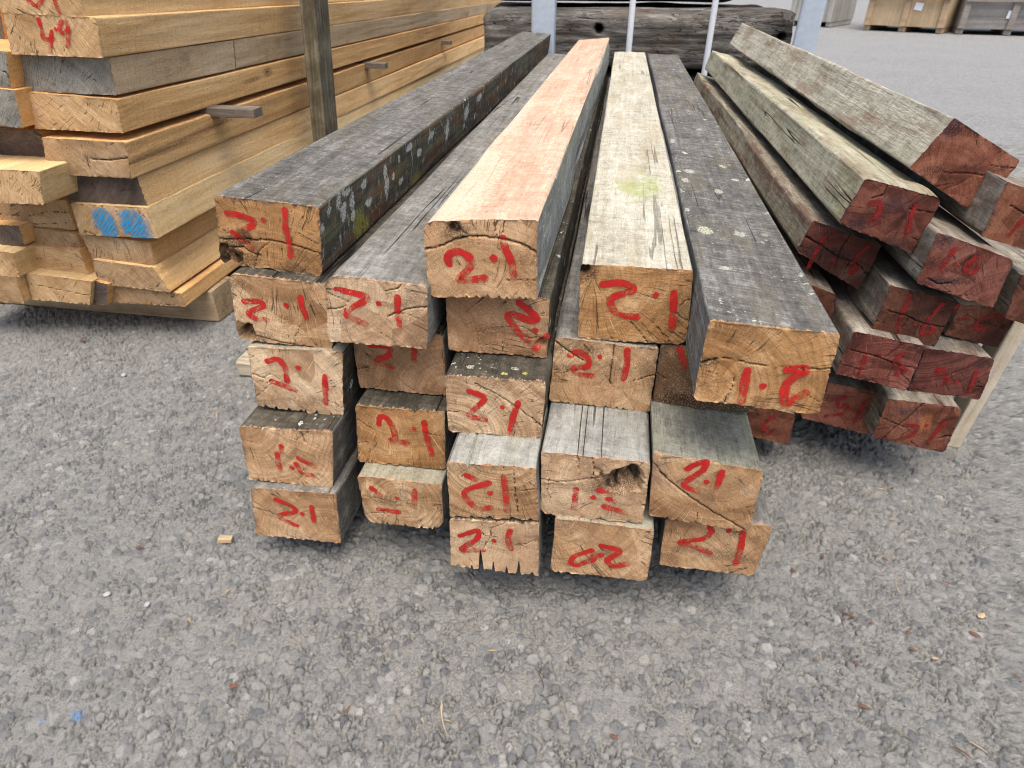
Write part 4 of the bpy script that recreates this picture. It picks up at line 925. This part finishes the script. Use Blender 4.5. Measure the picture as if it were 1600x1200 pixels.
boards = dict(
 L_2=(ENDF, 20, "pale board out on the top row of the left stack, cut off by the frame", 0),
 L_1=(ENDF, 60, "board with smudged red strokes on its end, directly above the 4.9 board", 2),
 L0=(ENDF, 30, "board marked 4.9 in red on its end", 0),
 L1=(ENDG, -35, "short board with a grey weathered end directly below the 4.9 board", 5),
 L2=(ENDF, 50, "tan board resting on the thin spacer sticks, with a knot on its long face", 3),
 L3=(ENDF2, 40, "board with a dark shake running along its long face, just under the spacer sticks", 4),
 L4=(ENDB, -60, "board with a dark brown end above the blue sprayed board", 0),
 L5=(ENDF, -48, "board with two blue spray paint blotches on its end", 2),
 L6=(ENDF2, 15, "rough sawn board directly below the blue sprayed board", 1),
 L7=(ENDF2, -50, "board second from the bottom at the near corner of the left stack", 0),
 L8=(ENDF2, 10, "lowest board at the near corner of the left stack, on the cross bearer", 1),
 M0=(ENDB, 0, "dark board added far back to fill the shaded gap at the left frame edge", 1),  # board added to close off the dark recess so the background stays hidden
 M1=(ENDG, -30, "grey ended board left of the weathered end below the 4.9 board", 1),
 M2=(ENDG, -40, "grey ended board at the left frame edge, level with the board on the spacers", 1),
 M3=(ENDB, 80, "brown stained board end at the left, level with the long dark shake", 1),
 M4=(ENDF, -20, "board jutting out at the left frame edge with a rust streaked end", 2),
 M5=(ENDF2, 5, "wavy grained board left of the blue sprayed board", 1),
 M6=(ENDB, -30, "thin dark ended board at the left frame edge, two below the jutting one", 1),
 M7=(ENDF2, 20, "thin board wedged left of the rough sawn end below the blue board", 0),
 M8=(ENDF, 10, "short faced board at the left frame edge, third from the bottom", 2),
 M9=(ENDF, 85, "board with vertical saw marks on its end, third row from the bottom", 1),
 M10=(ENDF2, 70, "lowest board at the left frame edge", 0),
 M11=(ENDF, 12, "bottom row board with level dark grain lines on its end", 2),
 M12=(ENDB, 85, "narrow offcut with bark squeezed between two bottom row boards", 1),
)
BD = (-.030, -.0165)
for i, (k, (pal, sw, lab, si)) in enumerate(boards.items()):
    Y, q, st = DATA[k]
    gap = {'L2': (.002, 0.), 'L3': (0., -.0025)}.get(k, (.002, -.0025))
    q = [(x, z + (gap[0] if c < 2 else gap[1])) for c, (x, z) in enumerate(q)]
    em = end_mat("board_end_" + k, *pal, pith=((-.1, .12, .0)[i % 3], (.12, -.08)[i % 2]), seed=70 + i, saw=sw, sawamt=1.0 if si != 2 else .8, ringamt=.35, rayamt=.25, sector=.25, grimeamt=.30 if pal is not ENDG else .7, grime=(.20, .12, .06))
    ck = []
    if k == 'L3': ck = [([(.55, .5), (.75, .52), (1, .42)], .002, .004)]
    if k == 'M5': ck = [([(.02, .55), (.4, .6), (.7, .4), (1, .42)], .0012, .003), ([(.3, .98), (1, .75)], .001, .003)]
    if k == 'M11': ck = [([(.05, .4), (.5, .5), (1, .62)], .001, .002)]
    if k == 'L1':                                     # a short length butted against a longer one
        o = beam("sawn_board", Y + .428, [(x + BD[0] * .428, z + BD[1] * .428) for x, z in q], 4.45, [em, bs[5], bs[5]], BD, (), None, seed=98, res=.002, corner=.0015, nck=1, wob=.0012, jag=.002)
        tag(o, "longer board butted end to end behind the short weathered one, same row", "board", BG)
    o = beam("sawn_board", Y, q, .424 if k == 'L1' else 4.9 + .05 * ((i * 7) % 3), [em, bs[si], bs[si]], (BD[0] + .0035 * math.sin(i * 2.3), BD[1] + .0012 * math.sin(i * 1.7)), st, red_paint_dry, seed=70 + i, res=.002, corner=.0015, rag=(.001, .0015, .0015, .001), cracks=ck, nck=1, wob=.0012, pw=.0075, jag=.0015)
    tag(o, lab, "board", BG)
    if k == 'L5':                                     # two soft blotches sprayed on the end
        Yq, qq, _ = DATA[k]
        qa = np.array(qq); cx, z0 = qa[:, 0].mean(), qa[:, 1].min()
        TLq, TRq, BRq, BLq = qa - [cx, z0]
        V_, F_, A_ = [], [], []
        for bi, (u0, u1, v0, v1) in enumerate(((.20, .58, .0, 1.), (.52, .995, .0, 1.))):
            b0 = len(V_)
            for jv in range(9):
                for ju in range(9):
                    a, c = ju / 8, jv / 8
                    u, v = u0 + (u1 - u0) * a, v0 + (v1 - v0) * c
                    p = TLq * (1 - u) * (1 - v) + TRq * u * (1 - v) + BRq * u * v + BLq * (1 - u) * v
                    V_.append((p[0], -.0022 - .0004 * bi, p[1])); A_.append((a * 2 - 1, c * 2 - 1, 0))
            for jv in range(8):
                for ju in range(8):
                    n0 = b0 + jv * 9 + ju; F_.append((n0, n0 + 1, n0 + 10, n0 + 9))
        m2 = bpy.data.meshes.new("spray_mark"); m2.from_pydata(V_, [], F_)
        at = m2.attributes.new('stroke', 'FLOAT_VECTOR', 'POINT'); at.data.foreach_set('vector', np.array(A_, np.float32).ravel())
        link("spray_mark", m2, spray_mat("blue_spray_paint"), o)

# ---------------------------------------------------------------- simple squared pieces (bearers, spacers, posts)
def box_mesh(name, sx, sy, sz, bev=.003, seg=14, wob=.0015, seed=0, axis=0):
    """bevelled bar centred in x/y with its base at z = 0; long axis cut into seg stations with slight warp"""
    dims = [sx, sy, sz]; a = axis; b, c = [i for i in range(3) if i != a]
    B_, C_ = dims[b] / 2, dims[c] / 2
    prof = []
    for (s, t) in ((-1, -1), (1, -1), (1, 1), (-1, 1)):
        pb, pc = s * (B_ - bev), t * (C_ - bev)
        a0 = math.atan2(t, s)
        for f in (-.785, -.26, .26, .785):
            prof.append((pb + bev * math.cos(a0 + f) * 1., pc + bev * math.sin(a0 + f)))
    n = len(prof); V, F = [], []
    st = [0, .006] + [i / seg for i in range(1, seg)] + [.994, 1]
    for k, s in enumerate(st):
        sh = 1 - (.5 * bev / max(B_, C_) if k in (0, len(st) - 1) else 0)
        for i, (pb, pc) in enumerate(prof):
            v = [0, 0, 0]
            v[a] = (s - .5) * dims[a]
            v[b] = pb * sh + wob * float(vnoise(s * dims[a] * 7, i * .8, seed)); v[c] = pc * sh + wob * float(vnoise(s * dims[a] * 7, i * .8, seed + 5.5))
            v[2] += dims[2] / 2
            V.append(v)
    for k in range(len(st) - 1):
        for i in range(n):
            F.append((k * n + i, k * n + (i + 1) % n, (k + 1) * n + (i + 1) % n, (k + 1) * n + i))
    F.append(tuple(range(n))[::-1]); F.append(tuple((len(st) - 1) * n + i for i in range(n)))
    me = bpy.data.meshes.new(name); me.from_pydata(V, [], F); me.update()
    return me

bearer_m = plain_wood("bearer_wood", (.20, .135, .075), (.36, .26, .155), (.48, .37, .24), 'x', 3.)
bearer_d = plain_wood("old_bearer_wood", (.17, .14, .09), (.36, .31, .22), (.50, .45, .34), 'x', 6.)
def piece(name, me, mat, loc, rot, lab, cat, group=None):
    o = link(name, me, mat, None, loc); o.rotation_euler = rot
    return tag(o, lab, cat, group)

piece("timber_bearer", box_mesh("timber_bearer", .62, .085, .078, .006, 16, .001, 1), bearer_m, (-1.165, 1.225, G), (0, 0, R(-1)), "tan timber bearer lying crosswise under the near end of the left board stack", "bearer")
piece("timber_bearer", box_mesh("timber_bearer", .60, .085, .050, .006, 16, .001, 2), bearer_m, (-1.20, 2.9, G), (0, 0, R(1)), "timber bearer deep under the middle of the left board stack", "bearer")
piece("dunnage_stick", box_mesh("dunnage_stick", 1.00, .07, .036, .008, 16, .001, 3), bearer_d, (-.195, .985, G), (0, 0, R(-2)), "thin pale dunnage stick poking out on the left from under the middle pile", "bearer")
piece("dunnage_stick", box_mesh("dunnage_stick", .80, .08, .040, .006, 16, .001, 4), bearer_d, (-.13, 2.1, G), (0, 0, R(1)), "dunnage stick under the far end of the middle pile", "bearer")
piece("dunnage_stick", box_mesh("dunnage_stick", .36, .08, .044, .006, 12, .001, 5), bearer_d, (.40, 1.10, G), (0, 0, 0), "dunnage stick under the near end of the red hardwood pile", "bearer")
piece("dunnage_stick", box_mesh("dunnage_stick", .36, .08, .044, .006, 12, .001, 6), bearer_d, (.37, 2.2, G), (0, 0, 0), "dunnage stick under the far end of the red hardwood pile", "bearer")

lath = plain_wood("grey_lath", (.08, .063, .048), (.155, .126, .100), (.23, .195, .16), 'x', 9., 1.5)
for i, (x, y, z, d) in enumerate(((-.750, 1.378, -.2635, "nearest"), (-.815, 2.44, -.2905, "middle"), (-.882, 3.71, -.323, "farthest"))):
    piece("spacer_stick", box_mesh("spacer_stick", .55, .042, .018, .0015, 8, .0005, 20 + i), lath, (x - .298, y, z), (0, R(.6), R(1.0)),
          d + " of the three grey spacer sticks jutting from the left board stack", "spacer stick", "spacer sticks between the board layers")

# ---------------------------------------------------------------- stakes
stake_m = plain_wood("mouldy_stake", (.045, .036, .022), (.125, .105, .066), (.27, .235, .165), 'z', 2.)
o = piece("wooden_stake", box_mesh("wooden_stake", .040, .088, 1.02, .003, 16, .0012, 31, 2), [stake_m], (-.835, 1.80, G), (0, R(4.0), 0), "weathered wooden stake standing upright against the left board stack", "stake")
stake_p = plain_wood("pale_stake", (.30, .24, .16), (.47, .40, .30), (.58, .51, .40), 'z', 5.)
o = piece("wooden_stake", box_mesh("wooden_stake", .024, .042, .62, .003, 12, .001, 32, 2), [stake_p], (.598, .965, G), (0, R(3.4), 0), "pale wooden stake holding the right side of the red hardwood pile", "stake")

# ---------------------------------------------------------------- galvanised posts and rods
gal = steel_mat()
def tube_post(name, w, d, h, loc, rz, lab, tilt=0.):
    r = .010; n = 6; prof = []
    for (s, t) in ((1, 1), (-1, 1), (-1, -1), (1, -1)):
        a0 = math.atan2(t, s) - math.pi / 4
        for k in range(n + 1):
            a = a0 + k / n * math.pi / 2
            prof.append((s * (w / 2 - r) + r * math.cos(a), t * (d / 2 - r) + r * math.sin(a)))
    m = len(prof); V, F = [], []
    inn = [(x * (1 - .008 / w), y * (1 - .008 / d)) for x, y in prof]
    for z in (0, h): V += [(x, y, z) for x, y in prof]
    for z in (h, h - .05): V += [(x, y, z) for x, y in inn]
    for i in range(m):
        j = (i + 1) % m
        F += [(i, j, m + j, m + i), (m + i, m + j, 2 * m + j, 2 * m + i), (2 * m + i, 2 * m + j, 3 * m + j, 3 * m + i)]
    me = bpy.data.meshes.new(name); me.from_pydata(V, [], F); me.update()
    o = link(name, me, gal, None, loc); o.rotation_euler = (0, R(tilt), R(rz))
    # base plate with bolts, on the asphalt
    pl = link("base_plate", box_mesh("base_plate", w * 2, d * 2, .010, .002, 2, 0), gal, o)
    for sx in (-1, 1):
        for sy in (-1, 1):
            link("bolt", box_mesh("bolt", .022, .022, .018, .006, 2, 0), gal, pl, (sx * w * .8, sy * d * .8, .0101))
    tag(o, lab, "steel post", "galvanised posts behind the middle pile")
tube_post("steel_post", .092, .092, 1.5, (-.322, 2.87, G), 2, "galvanised square steel post behind the left end of the beams, nearer the board stack", 0)
tube_post("steel_post", .082, .092, 1.5, (.658, 2.86, G), -12, "galvanised square steel post at the right end of the old log", 1.2)
rodm = flat_mat("zinc_rod", (.55, .58, .60), .45)
for (x, tl, lab) in ((.0185, 0., "thin pale steel rod standing behind the bleached topped beam"), (.3155, .6, "thin pale steel rod standing left of the red hardwood pile's far end")):
    V, F = [], []
    n = 16
    prof = [(.0115, 0), (.0115, 1.2), (.0095, 1.206), (.0, 1.208)]
    for (r, z) in prof: V += [(r * math.cos(k / n * 2 * math.pi), r * math.sin(k / n * 2 * math.pi), z) for k in range(n)]
    for s in range(3):
        for k in range(n): F.append((s * n + k, s * n + (k + 1) % n, (s + 1) * n + (k + 1) % n, (s + 1) * n + k))
    me = bpy.data.meshes.new("steel_rod"); me.from_pydata(V, [], F); me.polygons.foreach_set("use_smooth", [True] * len(F))
    o = link("steel_rod", me, rodm, None, (x - .002, 2.85, G)); o.rotation_euler = (0, R(tl), 0)
    tag(o, lab, "steel rod", "thin rods behind the middle pile")

# ---------------------------------------------------------------- old rough logs behind
def log_mat(name, pal, seed):
    t = NT(name); P = t.vm('ADD', t.oc(), (seed, seed * 2, seed * 3))
    g = t.noise(t.map(P, (7, 36, 36)), 1., 6, .72, 1.2)
    b = t.noise(t.map(P, (5, 9, 9)), 1., 4, .6)
    f = t.noise(t.map(P, (26, 130, 130)), 1., 5, .75, .6)
    up = t.sep(t.n("ShaderNodeNewGeometry").outputs['Normal'])[2]
    c = t.ramp(t.ma('ADD', t.ma('MULTIPLY', g, .55), t.ma('MULTIPLY', b, .5)), [(.38, pal[0]), (.52, pal[1]), (.66, pal[2])])
    br = t.step(t.noise(t.map(P, (3, 12, 12)), 1., 4, .7), .50, .64)
    c = t.mix(t.ma('MULTIPLY', br, .5), c, (.17, .105, .062))
    c = t.mix(t.step(f, .55, .75, 0, .6), c, (.03, .027, .024))
    ck = t.noise(t.map(P, (3., 20, 20)), 1., 4, .6, .8)
    cm = t.step(t.ma('ABSOLUTE', t.ma('SUBTRACT', ck, .5)), .010, .003)
    c = t.mix(t.ma('MULTIPLY', cm, .8), c, (.012, .011, .01))
    a = t.attr('crack')
    c = t.mix(a, c, (.006, .005, .004))
    h = t.ma('SUBTRACT', t.ma('ADD', g, t.ma('MULTIPLY', f, .5)), t.ma('MULTIPLY', cm, .8))
    return t.fin(c, .9, t.bump(h, .03, 1.), .15)

def old_log(L, d, h, loc, mat, lab, seed, holes=(), rz=0.):
    nst, nper = 150, 96
    xs = np.linspace(-L / 2, L / 2, nst)
    th = np.arange(nper) / nper * 2 * math.pi
    px, pz = np.cos(th), np.sin(th)
    k = (np.abs(px) ** 5 + np.abs(pz) ** 5) ** (-.2)
    V = []; CK = []
    for x in xs:
        endf = min(1, (L / 2 - abs(x)) / .05)
        sc = .86 + .14 * math.sqrt(max(0, endf))
        n1 = fbm(x * 1.6, np.cos(th) * 1.3, np.sin(th) * 1.3, seed, 3) * .05 + fbm(x * 3, np.cos(th) * 9, np.sin(th) * 9, seed + 3, 3) * .028 + np.abs(fbm(x * 1.2, np.cos(th) * 22, np.sin(th) * 22, seed + 7, 2)) * .016
        r = k * sc * (1 + n1)
        y = px * r * d / 2; z = pz * r * h / 2
        ck = np.zeros(nper)
        for (hx, hz, hr) in holes:
            dd = np.hypot((x - hx), (z - hz)) / hr
            m = np.clip(1.4 - dd, 0, 1) * (y < 0)
            y = y + m * .10; ck = np.maximum(ck, np.clip(m * 2, 0, 1))
        V.append(np.stack([np.full(nper, x + .02 * fbm(y * 12, z * 12, seed, seed, 2) * (endf < 1)), y, z], -1)); CK.append(ck)
    V = np.concatenate(V); CK = np.concatenate(CK)
    i0 = np.arange(nst - 1)[:, None] * nper; j = np.arange(nper)[None]; j1 = (j + 1) % nper
    F = np.stack([i0 + j, i0 + nper + j, i0 + nper + j1, i0 + j1], -1).reshape(-1, 4)
    c0 = len(V); V = np.vstack([V, [[-L / 2 + .006, 0, 0], [L / 2 - .006, 0, 0]]]); CK = np.append(CK, [0, 0])
    me = bpy.data.meshes.new("old_log")
    faces = [tuple(map(int, f)) for f in F] + [(int(a), int((a + 1) % nper), c0) for a in range(nper)] + [(int((nst - 1) * nper + (a + 1) % nper), int((nst - 1) * nper + a), c0 + 1) for a in range(nper)]
    me.from_pydata([tuple(map(float, v)) for v in V], [], faces)
    a = me.attributes.new('crack', 'FLOAT', 'POINT'); a.data.foreach_set('value', CK.astype(np.float32))
    me.polygons.foreach_set("use_smooth", [True] * len(faces)); me.update()
    o = link("old_log", me, mat, None, loc); o.rotation_euler = (0, 0, R(rz))
    tag(o, lab, "log", "old rough logs behind the beams")
lg1 = log_mat("weathered_log", ((.07, .062, .052), (.19, .175, .152), (.42, .40, .36)), 1.)
lg2 = log_mat("dark_log", ((.012, .011, .010), (.032, .029, .025), (.075, .068, .058)), 5.)
old_log(1.24, .34, .215, (.035, 3.16, -.238), lg1, "grey weathered squared log with round bolt holes, lying across behind the beams", 3, [(-.105 - .035 - .005, .042, .0135), (.575, .02, .012)])
old_log(1.5, .40, .30, (.05, 3.20, -.510), lg2, "dark log at ground level beneath the grey weathered log", 5)
old_log(1.05, .34, .24, (-.06, 3.42, .010), lg2, "blackened log resting behind and above the grey weathered log", 9)
old_log(1.3, .36, .52, (-.02, 3.62, -.40), lg2, "dark bulky log at the back of the log heap", 12)

# ---------------------------------------------------------------- crates in the far yard
def crate(loc, rz, w, d, h, mats, lab, rail, paper=None, posts=5):
    ply, batten, dark = mats
    root = bpy.data.objects.new("wooden_crate", None); scene.collection.objects.link(root)
    root.location = loc; root.rotation_euler = (0, 0, R(rz))
    def part(nm, sx, sy, sz, x, y, z, m, par=root, ax=0, sd=1):
        return link(nm, box_mesh(nm, sx, sy, sz, .004, 4, .002, sd, ax), m, par, (x, y, z))
    foot = .06
    part("panel", w, .025, h - foot, 0, -d / 2, foot, ply, sd=1)
    part("panel", w, .025, h - foot, 0, d / 2, foot, ply, sd=2)
    part("panel", .025, d - .03, h - foot, -w / 2 + .0135, 0, foot, ply, ax=1, sd=3)
    part("panel", .025, d - .03, h - foot, w / 2 - .0135, 0, foot, ply, ax=1, sd=4)
    part("floor", w - .06, d - .06, .02, 0, 0, foot + .002, dark)
    for i in range(3):
        x = (-1 + i) * (w / 2 - .045)
        part("batten", .07, .03, h - foot - .004, x, -d / 2 - .028, foot + .002, batten, ax=2, sd=5 + i)
        part("foot", .08, d, foot - .002, x, 0, 0, batten, ax=1, sd=9 + i)
    part("rail", w - .01, .03, .055, 0, -d / 2 - .060, h - .075, rail, sd=13)
    part("rail", w - .01, .03, .05, 0, -d / 2 - .030 if False else d / 2 + .030, h - .075, rail, sd=14)
    if paper:
        pm = bpy.data.meshes.new("paper_label")
        pw_, ph = .10, .085
        V, F = [], []
        for j in range(4):
            for i in range(4): V.append(((i / 3 - .5) * pw_, -.004 * abs(i - 1.5) * (j / 3), (j / 3 - .5) * ph))
        for j in range(3):
            for i in range(3): F.append((j * 4 + i, j * 4 + i + 1, j * 4 + i + 5, j * 4 + i + 4))
        pm.from_pydata(V, [], F)
        p = link("paper_label", pm, flat_mat("paper", (.78, .80, .84)), root, (paper[0], -d / 2 - .022, paper[1])); p.rotation_euler = (0, R(paper[2]), 0)
    tag(root, lab, "crate", "wooden crates across the yard")
    return root
ply_g = plain_wood("grey_ply", (.25, .24, .21), (.38, .37, .33), (.48, .465, .42), 'z', 1., .15)
ply_t = plain_wood("tan_ply", (.30, .21, .115), (.44, .325, .195), (.54, .42, .27), 'z', 3., .15)
ply_d = plain_wood("dark_grey_ply", (.14, .13, .12), (.225, .21, .195), (.31, .29, .27), 'x', 5., .15)
bat_t = plain_wood("tan_batten", (.30, .20, .12), (.42, .30, .19), (.52, .39, .26), 'x', 7., .3)
bat_g = plain_wood("grey_batten", (.18, .16, .14), (.28, .25, .22), (.37, .34, .30), 'x', 9., .3)
blackm = flat_mat("shadowed_board", (.06, .055, .05))
crate((2.86, 11.55, G), -32, .62, .9, .55, (ply_g, ply_g, blackm), "grey plywood crate across the yard, left of the tan crate", bat_g)
crate((3.83, 10.68, G), -32.5, .97, .9, .445, (ply_t, bat_t, blackm), "tan plywood crate with a crooked white paper across the yard", bat_t, (.13, .29, 8))
crate((4.80, 10.33, G), -15, 1.12, .9, .43, (ply_d, bat_g, blackm), "dark grey plywood crate with a white paper, rightmost across the yard", bat_g, (-.02, .22, 3))
crate((2.9, 11.65, G + .555), -32, .62, .9, .45, (ply_g, bat_g, blackm), "upper grey crate stacked on the grey plywood crate", bat_g)
crate((3.86, 10.78, G + .45), -32, .97, .9, .45, (ply_g, bat_g, blackm), "upper grey crate stacked on the tan plywood crate", bat_g)
crate((4.82, 10.43, G + .435), -15, 1.10, .9, .45, (ply_g, bat_t, blackm), "upper crate with tan battens stacked on the dark grey crate", bat_t)

# ---------------------------------------------------------------- debris on the asphalt: each chip and twig is a thing
chip_l = plain_wood("fresh_chip", (.28, .20, .11), (.40, .30, .18), (.48, .38, .25), 'x', 1., 3.)
chip_b = plain_wood("bark_chip", (.07, .035, .022), (.16, .08, .05), (.26, .15, .10), 'x', 2., 3.)
chip_d = plain_wood("grey_twig", (.05, .042, .032), (.12, .10, .075), (.22, .19, .15), 'x', 3., 3.)
def sliver(nm, L, w, h, seed):
    """a tapered, slightly bent splinter"""
    n, m = 7, 6; V, F = [], []
    for i in range(n):
        s = i / (n - 1); t = max(.12, min(1., s * 5 + .15, (1 - s) * 2.2 + .1)) * (1 + .3 * float(vnoise(i * 1.9, seed * 3.1, 0)))
        by = .10 * L * math.sin(s * 2.6 + seed) ; bz = .05 * L * s * (1 - s)
        for k in range(m):
            a = k / m * 2 * math.pi + .4
            jj = 1 + .3 * float(vnoise(s * 5, k * 1.7, seed))
            V.append(((s - .5) * L, by + math.cos(a) * w / 2 * t * jj, h / 2 + bz + math.sin(a) * h / 2 * t * jj))
    for i in range(n - 1):
        for k in range(m): F.append((i * m + k, i * m + (k + 1) % m, (i + 1) * m + (k + 1) % m, (i + 1) * m + k))
    F.append(tuple(range(m))[::-1]); F.append(tuple((n - 1) * m + k for k in range(m)))
    me = bpy.data.meshes.new(nm); me.from_pydata(V, [], F); me.update()
    return me
piece("timber_offcut", box_mesh("timber_offcut", .019, .009, .006, .0006, 3, .0006, 2), [chip_l], (-.491, .562, G + .003), (0, 0, R(8)), "small wedge shaped pale offcut on the asphalt left of the middle pile", "offcut")
piece("straw", sliver("straw", .040, .0022, .0018, 3), [chip_l], (-.128, .363, G + .004), (0, 0, R(-62)), "longest straw coloured splinter, on the asphalt in front of the pile", "splinter")
deb = {
 'bark_chip': ("brown sliver of bark lying loose on the grey asphalt", chip_b, "bark sliver", "bark slivers scattered on the asphalt",
   [(.331, .568, .026, .004, -15), (.473, .561, .014, .006, -40), (.315, .444, .016, .005, -32), (.398, .408, .022, .003, -40), (.495, .508, .013, .003, -45), (.405, .667, .010, .005, -40), (.322, .498, .009, .004, -60),
    (.392, .527, .011, .005, -35), (.395, .550, .008, .005, 10), (.470, .638, .012, .003, -12), (.279, .628, .010, .006, -50), (.355, .558, .007, .003, 5), (.517, .579, .008, .004, -30), (-1.094, 1.047, .016, .009, 20),
    (-.602, .531, .009, .007, 30), (-.369, .363, .012, .007, 25), (-.235, .356, .014, .003, 55), (.049, .370, .011, .006, -30), (-.955, .965, .010, .006, -20), (.276, .495, .007, .004, 0), (.322, .659, .009, .005, 70), (-.596, .475, .006, .004, 0)]),
 'twig': ("thin dark twig lying on the grey asphalt", chip_d, "twig", "twigs scattered on the asphalt",
   [(.463, .577, .018, .003, -65), (.346, .417, .020, .0022, -45), (-.034, .420, .028, .002, -65), (-.985, .980, .040, .003, 12), (-.140, .390, .010, .002, 60), (.464, .514, .008, .004, 0), (.156, .501, .011, .003, -35), (-.019, .376, .010, .002, 0), (.256, .424, .008, .002, 90)]),
 'wood_splinter': ("pale fresh splinter of wood lying on the grey asphalt", chip_l, "splinter", "pale splinters scattered on the asphalt",
   [(-.467, .433, .011, .003, -35), (-.443, .482, .011, .004, 80), (.445, .816, .016, .003, 0), (.404, .618, .014, .002, 85), (.417, .417, .020, .0025, -50), (-.093, .449, .011, .003, 10), (.441, .749, .012, .003, 30), (-.663, .839, .026, .004, -55),
    (-.151, .357, .009, .003, -70), (.413, .518, .009, .005, -15), (-.772, .741, .010, .006, 0), (-1.180, 1.105, .018, .004, 5), (.492, .591, .016, .009, 40), (-.125, .361, .008, .002, -20)]),
}
for nm, (lab, m, cat, grp, lst) in deb.items():
    for i, (x, y, L, w, a) in enumerate(lst):
        piece(nm, sliver(nm, L * .9, w * .7, min(w * .35, .0016), i * 1.3 + len(nm)), [m], (x, y, G + .0038), (R(4 * math.sin(i)), R(3 * math.cos(i)), R(a)), lab, cat, grp)
peb_m = flat_mat("pale_pebble", (.36, .36, .345), .8)
for i, (x, y, r, lab) in enumerate(((-.592, .453, .0036, "pale angular pebble, the larger of two on the left foreground asphalt"), (-.532, .447, .0032, "rounded pale grey pebble near the pale angular one"), (-.917, .934, .0045, "round pale pebble on the asphalt in front of the left board stack"))):
    me = bpy.data.meshes.new("pebble"); V, F = [], []
    n, m = 8, 12
    for a in range(n + 1):
        for b in range(m):
            la, lo = math.pi * a / n, 2 * math.pi * b / m
            p = np.array([math.sin(la) * math.cos(lo), math.sin(la) * math.sin(lo), math.cos(la)])
            k = r * (1 + .22 * float(vnoise(p[0] * 1.7 + i * 9, p[1] * 1.7, p[2] * 1.7 + i)))
            V.append((p[0] * k * 1.3, p[1] * k, p[2] * k * .65))
    for a in range(n):
        for b in range(m): F.append((a * m + b, a * m + (b + 1) % m, (a + 1) * m + (b + 1) % m, (a + 1) * m + b))
    me.from_pydata(V, [], F); me.polygons.foreach_set("use_smooth", [True] * len(F)); me.update(); me.validate()
    piece("pebble", me, peb_m, (x, y, G + r * .5 + .0025), (0, 0, R(30 + 50 * i)), lab, "pebble")
